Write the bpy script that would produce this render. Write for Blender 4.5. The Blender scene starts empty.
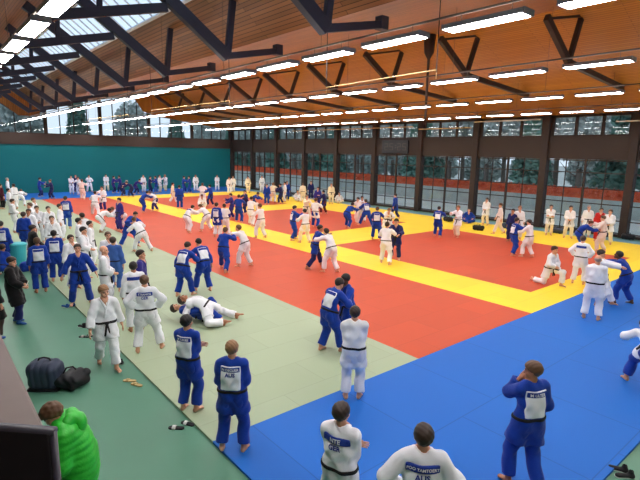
import bpy, bmesh, math, random
import numpy as np
from mathutils import Vector, Matrix
C = bpy.context; COL = C.scene.collection
random.seed(4); RNG = np.random.default_rng(4)

# ---------------------------------------------------------------- materials
def s2l(c): return tuple(((v/255+.055)/1.055)**2.4 if v > 10 else v/255/12.92 for v in c) + (1,)
MATS = {}
def mat(name, rgb, rough=.6, spec=.3, metal=0, noise=0.0, nscale=6.0, bump=0.0, bscale=60.0, emit=None, sheen=0.0):
    m = bpy.data.materials.new(name); m.use_nodes = True; nt = m.node_tree; b = nt.nodes['Principled BSDF']
    b.inputs['Roughness'].default_value = rough; b.inputs['Specular IOR Level'].default_value = spec; b.inputs['Metallic'].default_value = metal
    if sheen: b.inputs['Sheen Weight'].default_value = sheen
    col = s2l(rgb); tc = nt.nodes.new('ShaderNodeTexCoord')
    if noise:
        n = nt.nodes.new('ShaderNodeTexNoise'); n.inputs['Scale'].default_value = nscale; n.inputs['Detail'].default_value = 4
        nt.links.new(tc.outputs['Object'], n.inputs['Vector'])
        r = nt.nodes.new('ShaderNodeMix'); r.data_type = 'RGBA'
        r.inputs[6].default_value = tuple(v*(1-noise) for v in col[:3])+(1,); r.inputs[7].default_value = tuple(min(1, v*(1+noise)) for v in col[:3])+(1,)
        nt.links.new(n.outputs['Fac'], r.inputs[0]); nt.links.new(r.outputs[2], b.inputs['Base Color'])
    else: b.inputs['Base Color'].default_value = col
    if bump:
        n2 = nt.nodes.new('ShaderNodeTexNoise'); n2.inputs['Scale'].default_value = bscale
        nt.links.new(tc.outputs['Object'], n2.inputs['Vector'])
        bp = nt.nodes.new('ShaderNodeBump'); bp.inputs['Strength'].default_value = bump; bp.inputs['Distance'].default_value = .01
        nt.links.new(n2.outputs['Fac'], bp.inputs['Height']); nt.links.new(bp.outputs['Normal'], b.inputs['Normal'])
    if emit:
        b.inputs['Emission Color'].default_value = s2l(emit[0]); b.inputs['Emission Strength'].default_value = emit[1]
    MATS[name] = m; return m
def M(n): return MATS[n]

def tiled(name, rgb, rough, w, h, seam, off, spec=.35, var=.04, msize=.012):
    """flat sheet material split in tiles (mats, planks) with thin seams"""
    m = mat(name, rgb, rough, spec); nt = m.node_tree; b = nt.nodes['Principled BSDF']
    tc = nt.nodes.new('ShaderNodeTexCoord'); mp = nt.nodes.new('ShaderNodeMapping'); br = nt.nodes.new('ShaderNodeTexBrick')
    mp.inputs['Location'].default_value = off; mp.inputs['Rotation'].default_value = (0, 0, math.pi/2)
    nt.links.new(tc.outputs['Object'], mp.inputs['Vector']); nt.links.new(mp.outputs['Vector'], br.inputs['Vector'])
    col = s2l(rgb)
    br.inputs['Color1'].default_value = tuple(v*(1-var) for v in col[:3])+(1,); br.inputs['Color2'].default_value = tuple(min(1, v*(1+var)) for v in col[:3])+(1,)
    br.inputs['Mortar'].default_value = tuple(v*seam for v in col[:3])+(1,)
    br.inputs['Scale'].default_value = 1; br.inputs['Mortar Size'].default_value = msize; br.inputs['Mortar Smooth'].default_value = .3
    br.inputs['Brick Width'].default_value = w; br.inputs['Row Height'].default_value = h; br.offset = .5
    nt.links.new(br.outputs['Color'], b.inputs['Base Color'])
    n = nt.nodes.new('ShaderNodeTexNoise'); n.inputs['Scale'].default_value = 180
    bp = nt.nodes.new('ShaderNodeBump'); bp.inputs['Strength'].default_value = .08; bp.inputs['Distance'].default_value = .004
    nt.links.new(tc.outputs['Object'], n.inputs['Vector']); nt.links.new(n.outputs['Fac'], bp.inputs['Height']); nt.links.new(bp.outputs['Normal'], b.inputs['Normal'])
    return m

def glass(name, tint, gloss=.025):
    m = bpy.data.materials.new(name); m.use_nodes = True; nt = m.node_tree; nt.nodes.remove(nt.nodes['Principled BSDF'])
    out = nt.nodes['Material Output']; t = nt.nodes.new('ShaderNodeBsdfTransparent'); g = nt.nodes.new('ShaderNodeBsdfGlossy'); mx = nt.nodes.new('ShaderNodeMixShader')
    t.inputs['Color'].default_value = tint; g.inputs['Roughness'].default_value = .03; mx.inputs[0].default_value = gloss
    nt.links.new(t.outputs[0], mx.inputs[1]); nt.links.new(g.outputs[0], mx.inputs[2]); nt.links.new(mx.outputs[0], out.inputs['Surface'])
    MATS[name] = m; return m

def wood(name, c1, c2, gap, plank, axis_rot=0.0):
    """narrow boards running along X, a dark gap between boards"""
    m = mat(name, c1, .45, .35); nt = m.node_tree; b = nt.nodes['Principled BSDF']
    tc = nt.nodes.new('ShaderNodeTexCoord'); mp = nt.nodes.new('ShaderNodeMapping'); br = nt.nodes.new('ShaderNodeTexBrick')
    mp.inputs['Rotation'].default_value = (0, 0, axis_rot)
    nt.links.new(tc.outputs['Object'], mp.inputs['Vector']); nt.links.new(mp.outputs['Vector'], br.inputs['Vector'])
    br.inputs['Color1'].default_value = s2l(c1); br.inputs['Color2'].default_value = s2l(c2); br.inputs['Mortar'].default_value = s2l(gap)
    br.inputs['Scale'].default_value = 1; br.inputs['Brick Width'].default_value = 4.0; br.inputs['Row Height'].default_value = plank
    br.inputs['Mortar Size'].default_value = plank*.09; br.inputs['Mortar Smooth'].default_value = .4; br.offset = .37
    nt.links.new(br.outputs['Color'], b.inputs['Base Color'])
    return m

mat('skin_light', (214, 160, 132), .5, .3, noise=.05); mat('skin_tan', (176, 120, 92), .5, .3, noise=.05); mat('skin_dark', (88, 58, 46), .5, .35, noise=.05)
mat('eye_dark', (42, 30, 26), .3, .5); mat('lip', (176, 96, 88), .4)
mat('hair_black', (26, 22, 22), .5, .4, noise=.3, nscale=60); mat('hair_dark', (48, 34, 28), .5, .4, noise=.3, nscale=60)
mat('hair_brown', (92, 64, 44), .5, .4, noise=.3, nscale=60); mat('hair_light', (140, 104, 72), .5, .4, noise=.3, nscale=60); mat('hair_grey', (160, 152, 146), .5, .4, noise=.2, nscale=60)
for n, c in (('white', (232, 235, 242)), ('cream', (232, 222, 196)), ('pinkish', (232, 220, 216)), ('blue', (24, 60, 156)), ('denim', (62, 100, 172)), ('navy', (30, 36, 92)),
             ('purple', (50, 46, 128)), ('black', (20, 19, 23)), ('maroon', (84, 32, 42)), ('red', (190, 40, 40)), ('brown', (60, 46, 42))):
    mat('cloth_'+n, c, .85, .15, noise=.05, nscale=9, bump=.25, bscale=260, sheen=.15)
mat('cloth_green', (44, 178, 50), .4, .4, noise=.06, bump=.2, bscale=40)
mat('belt_black', (26, 26, 30), .7); mat('belt_brown', (98, 62, 40), .7)
mat('patch_white', (226, 230, 236), .8, .15); mat('strip_blue', (40, 62, 146), .8, .15)
mat('steel_dark', (46, 48, 66), .55, .4, noise=.06); mat('steel_brown', (58, 46, 42), .6, .35, noise=.06)
mat('frame_brown', (52, 42, 38), .6, .3, noise=.08, nscale=2); mat('beam_brown', (66, 52, 46), .6, .3, noise=.1, nscale=1.2)
mat('wall_teal', (16, 110, 116), .7, .25, noise=.04, nscale=.6); mat('wall_plain', (150, 140, 128), .8, .2)
mat('floor_green', (84, 134, 112), .45, .4, noise=.07, nscale=1.5)
mat('ledge', (104, 90, 86), .55, .35, noise=.06); mat('panel_black', (22, 24, 32), .35, .5); mat('rail_dark', (62, 60, 72), .35, .5)
mat('lamp_grey', (150, 152, 160), .45, .4); mat('pipe_white', (226, 220, 208), .5); mat('pipe_cream', (214, 180, 120), .5)
mat('lamp_on', (255, 255, 255), .5, .2, emit=((255, 250, 246), 34.0)); mat('fill_glow', (255, 255, 255), .5, .2, emit=((255, 246, 236), 11.0))  # second emitter is an added fill that brightens the ceiling
mat('rubber_dark', (32, 32, 36), .7, .3); mat('shoe_tan', (186, 160, 112), .7); mat('shoe_blue', (40, 84, 150), .6); mat('sole_white', (214, 214, 210), .6)
mat('bag_slate', (58, 66, 86), .6, .3, bump=.2, bscale=70); mat('bag_black', (24, 25, 30), .6, .3, bump=.2, bscale=70); mat('bin_teal', (60, 176, 190), .4, .4)
mat('ground_out', (176, 178, 172), .9, .1, noise=.25, nscale=.25); mat('hedge', (212, 98, 66), .9, .1, noise=.35, nscale=3); mat('wall_out', (176, 184, 178), .8, .1, noise=.3, nscale=1.2)
mat('bark', (120, 112, 106), .9, .1, noise=.3, nscale=5); mat('leaf_dark', (112, 150, 138), .8, .2, noise=.3, nscale=2); mat('leaf_grey', (186, 196, 192), .8, .2, noise=.3, nscale=2)
mat('digit', (76, 73, 67), .5); mat('cable_grey', (92, 84, 78), .5)
tiled('mat_red', (194, 72, 34), .55, 2, 1, .86, (0, 0, 0)); tiled('mat_yellow', (246, 212, 46), .55, 2, 1, .88, (0, 0, 0))
tiled('mat_blue', (22, 102, 194), .6, 2, 2.1, .72, (.14, 2.05, 0), .22, .015, .010); tiled('mat_pale', (158, 174, 144), .55, 2, 1, .88, (.14, .25, 0)); tiled('mat_sky', (104, 150, 170), .5, 2, 1, .85, (0, 0, 0))
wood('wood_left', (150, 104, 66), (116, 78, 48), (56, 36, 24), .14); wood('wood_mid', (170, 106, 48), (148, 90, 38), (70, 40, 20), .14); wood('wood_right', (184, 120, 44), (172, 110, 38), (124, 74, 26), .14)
glass('pane', (.82, .87, .90, 1)); glass('pane_roof', (.86, .92, .98, 1), .04)

# ---------------------------------------------------------------- mesh helpers
def box(bm, x0, x1, y0, y1, z0, z1):
    v = [bm.verts.new(p) for p in ((x0, y0, z0), (x1, y0, z0), (x1, y1, z0), (x0, y1, z0), (x0, y0, z1), (x1, y0, z1), (x1, y1, z1), (x0, y1, z1))]
    for f in ((3, 2, 1, 0), (4, 5, 6, 7), (0, 1, 5, 4), (1, 2, 6, 5), (2, 3, 7, 6), (3, 0, 4, 7)): bm.faces.new([v[i] for i in f])
def beam(bm, a, b, w, h):
    """bar of section w (across) by h (in the vertical plane of the bar) from a to b"""
    a, b = Vector(a), Vector(b); d = (b-a).normalized(); s = d.cross(Vector((0, 0, 1)))
    s = s.normalized() if s.length > 1e-3 else Vector((1, 0, 0)); u = s.cross(d)
    v = [bm.verts.new(p + s*i*w/2 + u*j*h/2) for p in (a, b) for i, j in ((-1, -1), (1, -1), (1, 1), (-1, 1))]
    for f in ((0, 1, 2, 3), (7, 6, 5, 4), (0, 4, 5, 1), (1, 5, 6, 2), (2, 6, 7, 3), (3, 7, 4, 0)): bm.faces.new([v[i] for i in f])
def tube(bm, pts, r, seg=8):
    rings = []
    pts = [Vector(p) for p in pts]
    for i, p in enumerate(pts):
        d = (pts[min(i+1, len(pts)-1)] - pts[max(i-1, 0)]).normalized(); s = d.cross(Vector((0, 0, 1)))
        s = s.normalized() if s.length > 1e-3 else Vector((1, 0, 0)); u = s.cross(d); rr = r[i] if isinstance(r, (list, tuple)) else r
        rings.append([bm.verts.new(p + (s*math.cos(2*math.pi*k/seg) + u*math.sin(2*math.pi*k/seg))*rr) for k in range(seg)])
    for A, B in zip(rings, rings[1:]):
        for k in range(seg): bm.faces.new((A[k], A[(k+1) % seg], B[(k+1) % seg], B[k]))
    bm.faces.new(rings[0][::-1]); bm.faces.new(rings[-1])
def prism_x(bm, poly, x0, x1):
    """polygon of (y, z) points drawn out along X"""
    a = [bm.verts.new((x0, y, z)) for y, z in poly]; b = [bm.verts.new((x1, y, z)) for y, z in poly]; n = len(poly)
    bm.faces.new(a[::-1]); bm.faces.new(b)
    for i in range(n): bm.faces.new((a[i], a[(i+1) % n], b[(i+1) % n], b[i]))
def obj(name, bm, m, parent=None, smooth=False, bevel=0):
    bmesh.ops.recalc_face_normals(bm, faces=bm.faces)
    me = bpy.data.meshes.new(name); bm.to_mesh(me); bm.free(); me.materials.append(M(m) if isinstance(m, str) else m)
    if smooth: me.polygons.foreach_set('use_smooth', [True]*len(me.polygons))
    o = bpy.data.objects.new(name, me); COL.objects.link(o)
    if parent: o.parent = parent
    if bevel:
        md = o.modifiers.new('bevel', 'BEVEL'); md.width = bevel; md.segments = 3; md.limit_method = 'ANGLE'
    return o
def B(*boxes):
    bm = bmesh.new()
    for b in boxes: box(bm, *b)
    return bm
def empty(name, loc=(0, 0, 0)):
    o = bpy.data.objects.new(name, None); COL.objects.link(o); o.location = loc; return o
def tag(o, label, cat, group=None):
    o['label'] = label; o['category'] = cat
    if group: o['group'] = group
    return o
def struct(o): o['kind'] = 'structure'; return o
ORD = 'first second third fourth fifth sixth seventh eighth ninth tenth eleventh twelfth thirteenth fourteenth fifteenth sixteenth seventeenth eighteenth nineteenth twentieth twenty-first twenty-second twenty-third twenty-fourth twenty-fifth twenty-sixth'.split()

# ---------------------------------------------------------------- camera
cd = bpy.data.cameras.new('camera'); cam = bpy.data.objects.new('camera', cd); COL.objects.link(cam)
pitch, roll, yaw = math.radians(10.3369), math.radians(1.1017), math.radians(-39.989)
fw = Vector((math.cos(yaw)*math.cos(pitch), math.sin(yaw)*math.cos(pitch), -math.sin(pitch))); rt = Vector((math.sin(yaw), -math.cos(yaw), 0)); up = rt.cross(fw)
r2 = rt*math.cos(roll) + up*math.sin(roll); u2 = up*math.cos(roll) - rt*math.sin(roll)
mw = Matrix((r2, u2, -fw)).transposed().to_4x4(); mw.translation = (0, 0, 4.5); cam.matrix_world = mw
cd.sensor_width = 36; cd.lens = 36*481.15/640; cd.clip_start = .05; cd.clip_end = 300
C.scene.camera = cam

# ---------------------------------------------------------------- shell
X0, X1, YW, YL = -3.0, 54.25, -30.75, 6.0
FR = [9.7+4.95*k for k in range(-1, 10)]            # roof frames and window columns
struct(obj('floor', B((X0, X1, YW, YL, -.25, 0)), 'floor_green'))
MH = .04
def matzone(x0, x1, y0, y1, m, label):
    o = obj('tatami_mat', B((x0, x1, y0, y1, 0.001, MH)), m); tag(o, label, 'mat', 'coloured judo mat areas'); return o
e = .003
XB0, XB1, XY1, XR, XF = 2.05, 6.25, 7.35, 47.3, 54.1
V1, V2, V3, V4, V5, V6 = -3.14, -8.16, -13.27, -15.38, -24.6, -28.86
matzone(XB0, XB1-e, YW+.9, V1, 'mat_blue', 'wide bright blue mat area in the foreground')
matzone(XB1, XR-e, V2+e, V1, 'mat_pale', 'long pale green mat strip beside the green floor')
matzone(XB1, XR-e, V3+e, V2, 'mat_red', 'long red mat strip between pale green mats and yellow band')
matzone(XR, XF, YW+.9, V1, 'mat_blue', 'narrow blue mat strip at the foot of the teal wall')
matzone(XB1, XR-e, V4+e, V3, 'mat_yellow', 'long yellow mat band crossing the hall between the red areas')
matzone(XB1, XR-e, V6, V5, 'mat_yellow', 'yellow mat band running along the window wall')
fields = ((XY1, 17.3, 'nearest'), (20.5, 30.6, 'middle'), (33.8, 43.9, 'farthest'))
for a, b, w in fields:
    matzone(a, b-e, V5+e, V4, 'mat_red', w+' square red contest area beyond the long yellow band')
for a, b, w in ((XB1, XY1, 'narrow yellow mat band beside the blue foreground mats'), (17.3, 20.5, 'yellow cross band between the nearest and middle red contest areas'),
                (30.6, 33.8, 'yellow cross band between the middle and farthest red contest areas'), (43.9, XR, 'yellow end band by the blue strip at the teal wall')):
    matzone(a, b-e, V5+e, V4, 'mat_yellow', w)
matzone(XB1, XR-e, YW+.9, V6-e, 'mat_sky', 'thin pale blue mat strip below the big windows')

# end wall: teal panel, brown beam, glazing
struct(obj('wall_back', B((X1, X1+.3, YW-.3, YL, 0, 4.72)), 'wall_teal'))
struct(obj('trim_1', B((X1-.12, X1+.3, YW-.3, YL, 4.72, 5.75)), 'beam_brown'))
struct(obj('wall_left', B((X0, X1, YL, YL+.3, -.2, 10)), 'wall_plain'))
struct(obj('wall_front', B((X0-.3, X0, YW-.3, YL+.3, -.2, 12)), 'wall_plain'))
# gable glazing columns and panes
GC = [-30.6, -25.55, -20.45, -15.35, -10.25, -5.1, 0.0, 5.1]
for i, (a, b) in enumerate(zip(GC, GC[1:])):
    bm = bmesh.new()
    box(bm, X1, X1+.25, a-.16, a+.16, 5.75, 11.5)
    for q in (1, 2, 3): box(bm, X1+.05, X1+.18, a+(b-a)*q/4-.04, a+(b-a)*q/4+.04, 5.75, 11.5)
    box(bm, X1+.05, X1+.18, a, b, 5.75, 5.83)
    w = struct(obj(f'window_{i+1}', bm, 'frame_brown'))
    struct(obj('pane', B((X1+.1, X1+.115, a, b, 5.8, 11.4)), 'pane', w))
bm = bmesh.new(); prism_x(bm, [(-5.2, 9.6), (-8.0, 7.4), (-9.8, 7.4), (-9.8, 8.5), (-8.4, 9.5), (-6.4, 11.2)], X1-.14, X1-.02); struct(obj('trim_2', bm, 'wood_mid'))
bm = bmesh.new(); prism_x(bm, [(-18.7, 10.2), (-19.8, 8.55), (-21.2, 8.1), (-28.3, 7.25), (-30.6, 6.85), (-30.6, 7.0), (-21.5, 10.7)], X1-.14, X1-.02); struct(obj('trim_3', bm, 'wood_right'))

# window wall: columns, lintel, sill, glazing
wc = obj('wall_window', B((X0, X1+.3, YW-.25, YW+.05, 4.38, 5.75), (X0, X1+.3, YW-.25, YW+.05, 0, .15), (X0, X1+.3, YW-.25, YW+.05, 6.95, 7.4)), 'frame_brown'); struct(wc)
cols = [-.2] + FR
for i, x in enumerate(cols):
    struct(obj('pillar', B((x-.21, x+.21, YW-.3, YW+.22, 0, 7.0)), 'frame_brown', bevel=.02))
for i, (a, b) in enumerate(zip(cols, cols[1:])):
    a2, b2 = a+.21, b-.21; m = (a2+b2)/2; y0, y1 = YW-.12, YW-.02
    bx = [(m-.055, m+.055, y0, y1+.03, .15, 4.38)]
    for q in (.25, .75): bx.append((a2+(b2-a2)*q-.02, a2+(b2-a2)*q+.02, y0+.03, y1, .15, 4.38))
    for z in (.22, .92, 1.8, 2.68, 3.6, 4.32): bx.append((a2, b2, y0+.02, y1, z-.028, z+.028))
    w = struct(obj(f'window_{i+8}', B(*bx), 'frame_brown')); struct(obj('pane', B((a2, b2, YW-.075, YW-.065, .15, 4.38)), 'pane', w))
    bx = [(a2, b2, y0, y1, 5.75, 5.82), (a2, b2, y0, y1, 6.88, 6.95)] + [(a2+(b2-a2)*q-.09, a2+(b2-a2)*q+.09, y0, y1, 5.75, 6.95) for q in (.02, .34, .67, .98)]
    w = struct(obj(f'window_{i+20}', B(*bx), 'frame_brown')); struct(obj('pane', B((a2, b2, YW-.075, YW-.065, 5.8, 6.9)), 'pane', w))

# roof: saw-tooth of boarded slopes, glazed strip under the first ridge
def slope(name, p, q, m, t=.14):
    (y0, z0), (y1, z1) = p, q
    L = math.hypot(y1-y0, z1-z0); a = math.atan2(z1-z0, y1-y0)
    o = struct(obj(name, B((X0, X1+.4, 0, L, 0, t) if abs(a) < math.pi/2 else (X0, X1+.4, 0, L, -t, 0)), m))
    o.location = (0, y0, z0); o.rotation_euler = (a, 0, 0); return o
R1, V_1, R2 = (-6.4, 10.9), (-9.7, 8.28), (-21.5, 10.6)
SK = (-7.96, 9.67)
slope('ceiling', R1, (YL+.2, 8.35), 'wood_left')
slope('ceiling', V_1, SK, 'wood_left'); slope('ceiling', R2, V_1, 'wood_mid') ; slope('ceiling', (YW-.3, 6.88), R2, 'wood_right')
# skylight
bm = bmesh.new(); L = math.hypot(R1[0]-SK[0], R1[1]-SK[1])
x = X0
while x < X1: box(bm, x-.02, x+.02, 0, L, .0, .06); x += .8
box(bm, X0, X1+.3, -.06, .04, -.04, .12); box(bm, X0, X1+.3, L-.05, L+.05, -.06, .12)
sk = struct(obj('window_40', bm, 'patch_white')); sk.location = (0, SK[0], SK[1]); sk.rotation_euler = (math.atan2(R1[1]-SK[1], R1[0]-SK[0]), 0, 0)

struct(obj('pane', B((X0, X1+.3, 0, L, .03, .045)), 'pane_roof', sk))

# roof trusses
for i, x in enumerate(FR):
    for row, m in ((0, 'steel_dark'), (1, 'steel_brown')):
        t = empty('roof_truss', (x, -8.2 if row == 0 else -21.6, 7.5 if row == 0 else 8.42)); oy, oz = t.location.y, t.location.z
        tag(t, f'{"dark steel truss under the skylight slope" if row == 0 else "dark brown triangular truss under the far roof ridge"}, {ORD[i]} from the camera end', 'truss', 'steel trusses under the skylight' if row == 0 else 'brown trusses under the far ridge')
        def mem(n, p, q, w, h):
            bm = bmesh.new(); beam(bm, (0, p[0]-oy, p[1]-oz), (0, q[0]-oy, q[1]-oz), w, h); obj(n, bm, m, t, bevel=.015)
        if row == 0:
            mem('diagonal_beam', (-4.2, 10.35), (-8.2, 7.5), .24, .36); mem('strut', (-8.2, 7.5), (-8.42, 9.25), .16, .2)
            mem('bottom_beam', (-8.1, 7.5), (-10.2, 7.96), .18, .2); mem('tie_beam', (-3.1, 7.85), (-6.2, 8.62), .16, .26); mem('hanger', (-4.3, 8.2), (-4.4, 10.4), .12, .14)
            bm = B((-.13, .13, -2.12, -1.86, .32, .66)); obj('bracket', bm, m, t)
        else:
            mem('tie_beam', (-19.4, 9.75), (-22.4, 10.40), .1, .1); mem('diagonal_beam', (-19.35, 9.8), (-21.6, 8.42), .2, .30); mem('strut', (-21.6, 8.42), (-22.4, 10.40), .18, .22)
            mem('bottom_beam', (-21.6, 8.42), (-27.9, 7.98), .2, .24)

# strip lights: five rows, a rail per row
rows = ((-2.1, 9.4, 'row beside the skylight'), (-8.05, 3.0, 'row under the roof valley'), (-13.55, 5.35, 'second row out from the skylight'), (-19.8, 7.65, 'third row out from the skylight'), (-26.7, 9.15, 'row nearest the windows'))
proto = None; ZL = 6.8
def fixture():
    r = empty('strip_light')
    bm = B((-.80, .80, -.17, .17, .015, .10)); obj('housing', bm, 'lamp_grey', r, bevel=.012)
    obj('diffuser', B((-.76, .76, -.145, .145, -.004, .02)), 'lamp_on', r)
    obj('added_uplight', B((-.74, .74, -.08, .08, .098, .106)), 'fill_glow', r)  # added glowing strip on the housing top, there to lift the ceiling
    for s in (-1, 1):
        obj('end_cap', B((s*.80-.012, s*.80+.012, -.175, .175, .0, .105)), 'lamp_grey', r)
        bm = bmesh.new(); tube(bm, [(s*.5, 0, .1), (s*.5, 0, .26)], .006, 6); obj('hanger', bm, 'cable_grey', r)
    return r
def copy_tree(o, parent=None):
    c = o.copy(); COL.objects.link(c)
    if parent: c.parent = parent
    for ch in list(o.children): copy_tree(ch, c)
    return c
proto = fixture(); proto_used = False
for j, (y, xs, nm) in enumerate(rows):
    x = xs; i = 0
    for k in range(1, 6):                               # the row goes on over the camera's head
        if xs-2.15*k > X0+1 and proto is not None:
            o = copy_tree(proto); o.location = (xs-2.15*k, y, ZL); tag(o, f'strip light in the {nm}, above the frame', 'light', 'strip lights above the frame in the '+nm)
    while x < X1-1:
        if not proto_used: proto_used = True; o = proto
        else: o = copy_tree(proto)
        o.location = (x, y, ZL); tag(o, f'strip light in the {nm}, {ORD[i]} from near end', 'light', 'strip lights in the '+nm)
        x += 2.15; i += 1
    o = obj('light_rail', B((X0+.3, X1-.3, y-.015, y+.015, ZL+.25, ZL+.29)), 'cable_grey'); tag(o, f'thin grey rail carrying the strip lights in the {nm}', 'rail')
    bm = bmesh.new()
    def zc(y):
        if y > R1[0]: return R1[1] - (R1[1]-8.35)*(y-R1[0])/(YL+.2-R1[0])
        if y > V_1[0]: return R1[1] + (V_1[1]-R1[1])*(y-R1[0])/(V_1[0]-R1[0])
        if y > R2[0]: return V_1[1] + (R2[1]-V_1[1])*(y-V_1[0])/(R2[0]-V_1[0])
        return R2[1] + (6.88-R2[1])*(y-R2[0])/(YW-.3-R2[0])
    bm.free()
    for fx in FR[1:]:
        bm = bmesh.new(); tube(bm, [(fx, y, ZL+.28), (fx, y, zc(y)+.05)], .006, 6); obj('suspension_rod', bm, 'cable_grey', o)

# hung rails, pole, rig
def pipe(name, pts, r, m, label, cat='pipe'):
    bm = bmesh.new(); tube(bm, pts, r, 10); return tag(obj(name, bm, m, smooth=True), label, cat)
for x0, x1, w in ((9.7, 6.3, 'nearest'), (14.65, 21.5, 'middle'), (24.5, 31.5, 'farthest')):
    z = 6.12; p = pipe('hanging_pipe', [(x0, -8.25, z-.16), (x0, -8.25, z), (x1, -8.25, z+.05), (x1, -8.25, z-.12)], .012, 'pipe_cream', f'{w} thin white pipe hung level on wires under the roof valley')
    for xx, zt in ((x0, 7.6), (x1, 8.5)):
        bm = bmesh.new(); tube(bm, [(xx, -8.25, z), (xx, -8.25, zt)], .01, 6); obj('wire', bm, 'rubber_dark', p)
po = pipe('hanging_pole', [(16.1, -20.4, 10.35), (16.1, -20.4, 9.5), (16.1, -20.4, 9.2), (16.1, -20.4, 6.0)], [.3, .24, .07, .06], 'steel_brown', 'dark pole with flared top hanging from the ceiling near the scoreboard', 'pole')
for n, x0, x1, z, m, l in (('curtain_rail', 14.6, 19.2, 6.72, 'pipe_white', 'white rail hung before the upper windows, nearer the camera'), ('curtain_rail', 19.4, 23.9, 6.35, 'pipe_cream', 'short cream bar hung before the upper windows'),
                        ('curtain_rail', 24.5, 40, 6.55, 'pipe_cream', 'long cream bar hung before the far upper windows'), ('curtain_rail', 4.5, 10.4, 6.45, 'pipe_white', 'white rail at the right end of the upper windows')):
    p = pipe(n, [(x0, -29.6, z), (x1, -29.6, z)], .035, m, l, 'rail')
    for xx in (x0+.2, x1-.2):
        bm = bmesh.new(); tube(bm, [(xx, -29.6, z), (xx, -29.6, 7.45)], .015, 6); obj('wire', bm, 'rubber_dark', p)
# scoreboard clock on the lintel
sb = tag(obj('scoreboard_clock', B((25.7, 28.5, YW+.05, YW+.20, 4.5, 5.6)), 'panel_black', bevel=.03), 'black digital scoreboard clock on the beam above the windows', 'clock')
def seg7(ch, x, z, w, h):
    on = {'2': 'abged', '5': 'afgcd'}[ch]; t = .045; r = []
    g = {'a': (0, w, h-t, h), 'g': (0, w, h/2-t/2, h/2+t/2), 'd': (0, w, 0, t), 'f': (0, t, h/2, h), 'b': (w-t, w, h/2, h), 'e': (0, t, 0, h/2), 'c': (w-t, w, 0, h/2)}
    for s in on:
        a, b, c, d = g[s]; r.append((x-b, x-a, YW+.2, YW+.212, z+c, z+d))      # the wall is read facing -Y, so text runs towards -X
    return r
for i, ch in enumerate('2525'): obj('digit', B(*seg7(ch, 28.2 - (i*.55 + (.3 if i > 1 else 0)), 4.78, .36, .55)), 'digit', sb)
obj('colon', B((26.95, 27.03, YW+.2, YW+.212, 4.95, 5.03), (26.95, 27.03, YW+.2, YW+.212, 5.12, 5.20)), 'digit', sb)

# gallery ledge and rail panel at the camera
struct(obj('trim_4', B((2.75, 20, -.43, YL, 2.72, 2.9)), 'ledge', bevel=.02)); struct(obj('trim_5', B((X0, 2.0, -.26, YL, 2.72, 2.9)), 'ledge'))
rp = obj('display_panel', B((0, 1.1, .004, .03, 2.9, 3.70)), 'panel_black', bevel=.008); rp.location = (1.462, -.237, 0); rp.rotation_euler = (0, 0, math.pi/4)
tag(rp, 'black upright panel with a rounded grey top edge, close in the bottom left corner', 'panel')
bm = bmesh.new(); tube(bm, [(-.012, .017, 3.70), (1.1, .017, 3.70)], .013, 12); tube(bm, [(-.006, .017, 2.9), (-.006, .017, 3.70)], .010, 12); obj('edge_trim', bm, 'rail_dark', rp, smooth=True)

# ---------------------------------------------------------------- outside
struct(obj('ground', B((-60, 200, -260, YW-.4, -.6, -.3), (X1+.5, 120, YW-.4, 40, -.6, -.3)), 'ground_out'))
o = tag(obj('low_wall', B((-20, 90, -43.6, -43, -.4, 1.1)), 'wall_out'), 'pale low wall outside beyond the windows', 'wall')
def clumps(n, size, fn, seed):
    r = np.random.default_rng(seed); V = []; Q = []
    for i in range(n):
        c = fn(r); a = r.normal(size=3); a /= np.linalg.norm(a); b = np.cross(a, r.normal(size=3)); b /= np.linalg.norm(b); s = size*(.6+.8*r.random())
        V += [c-a*s-b*s*.6, c+a*s-b*s*.6, c+a*s+b*s*.6, c-a*s+b*s*.6]; Q.append([4*i, 4*i+1, 4*i+2, 4*i+3])
    me = bpy.data.meshes.new('foliage'); me.from_pydata([tuple(v) for v in V], [], Q); me.update(); return me
def shell(name, me, m, parent=None):
    me.materials.append(M(m)); o = bpy.data.objects.new(name, me); COL.objects.link(o); o.parent = parent; return o
hb = B((-20, 90, -43.5, -43.05, 1.105, 1.9)); hd = tag(obj('clipped_hedge', hb, 'hedge'), 'rust red hedge band outside, seen through all the big windows', 'hedge')
shell('foliage', clumps(9000, .10, lambda r: np.array([r.uniform(-20, 90), r.uniform(-43.6, -42.95), r.uniform(1.36, 1.95)]), 3), 'hedge', hd)
crowns = {}
def tree(i, x, y, H, kind):
    t = empty('tree', (x, y, -.3)); bm = bmesh.new(); r = random.Random(i)
    tube(bm, [(0, 0, 0), (.1, .05, H*.35), (0, .1, H*.7), (.05, 0, H*.95)], [.32, .25, .16, .04], 10)
    for k in range(12):
        z = H*(.25+.6*k/12); a = k*2.4; L = H*.22*(1.1-z/H); tube(bm, [(0, 0, z), (L*.6*math.cos(a), L*.6*math.sin(a), z+L*.35), (L*math.cos(a), L*math.sin(a), z+L*.8)], [.09, .05, .02], 6)
    obj('trunk', bm, 'bark', t, smooth=True)
    key = kind
    if key not in crowns:
        if kind == 0: fn = lambda r: (lambda h, a, q: np.array([q*math.cos(a), q*math.sin(a), 1.5+h*11.5]))(h := r.random(), r.uniform(0, 6.28), (1-h)*2.5*math.sqrt(r.random())+.15)
        else: fn = lambda r: np.array([0, 0, 8.6]) + (lambda v: v/np.linalg.norm(v)*r.random()**.4*np.array([2.6, 2.6, 4.4]))(r.normal(size=3))
        crowns[key] = clumps(3200 if kind == 0 else 2600, .26 if kind == 0 else .22, fn, 11+kind); crowns[key].materials.append(M('leaf_dark' if kind == 0 else 'leaf_grey'))
    c = bpy.data.objects.new('foliage', crowns[key]); COL.objects.link(c); c.parent = t; c.scale = (H/13,)*3
    return t
r = random.Random(8)
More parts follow.
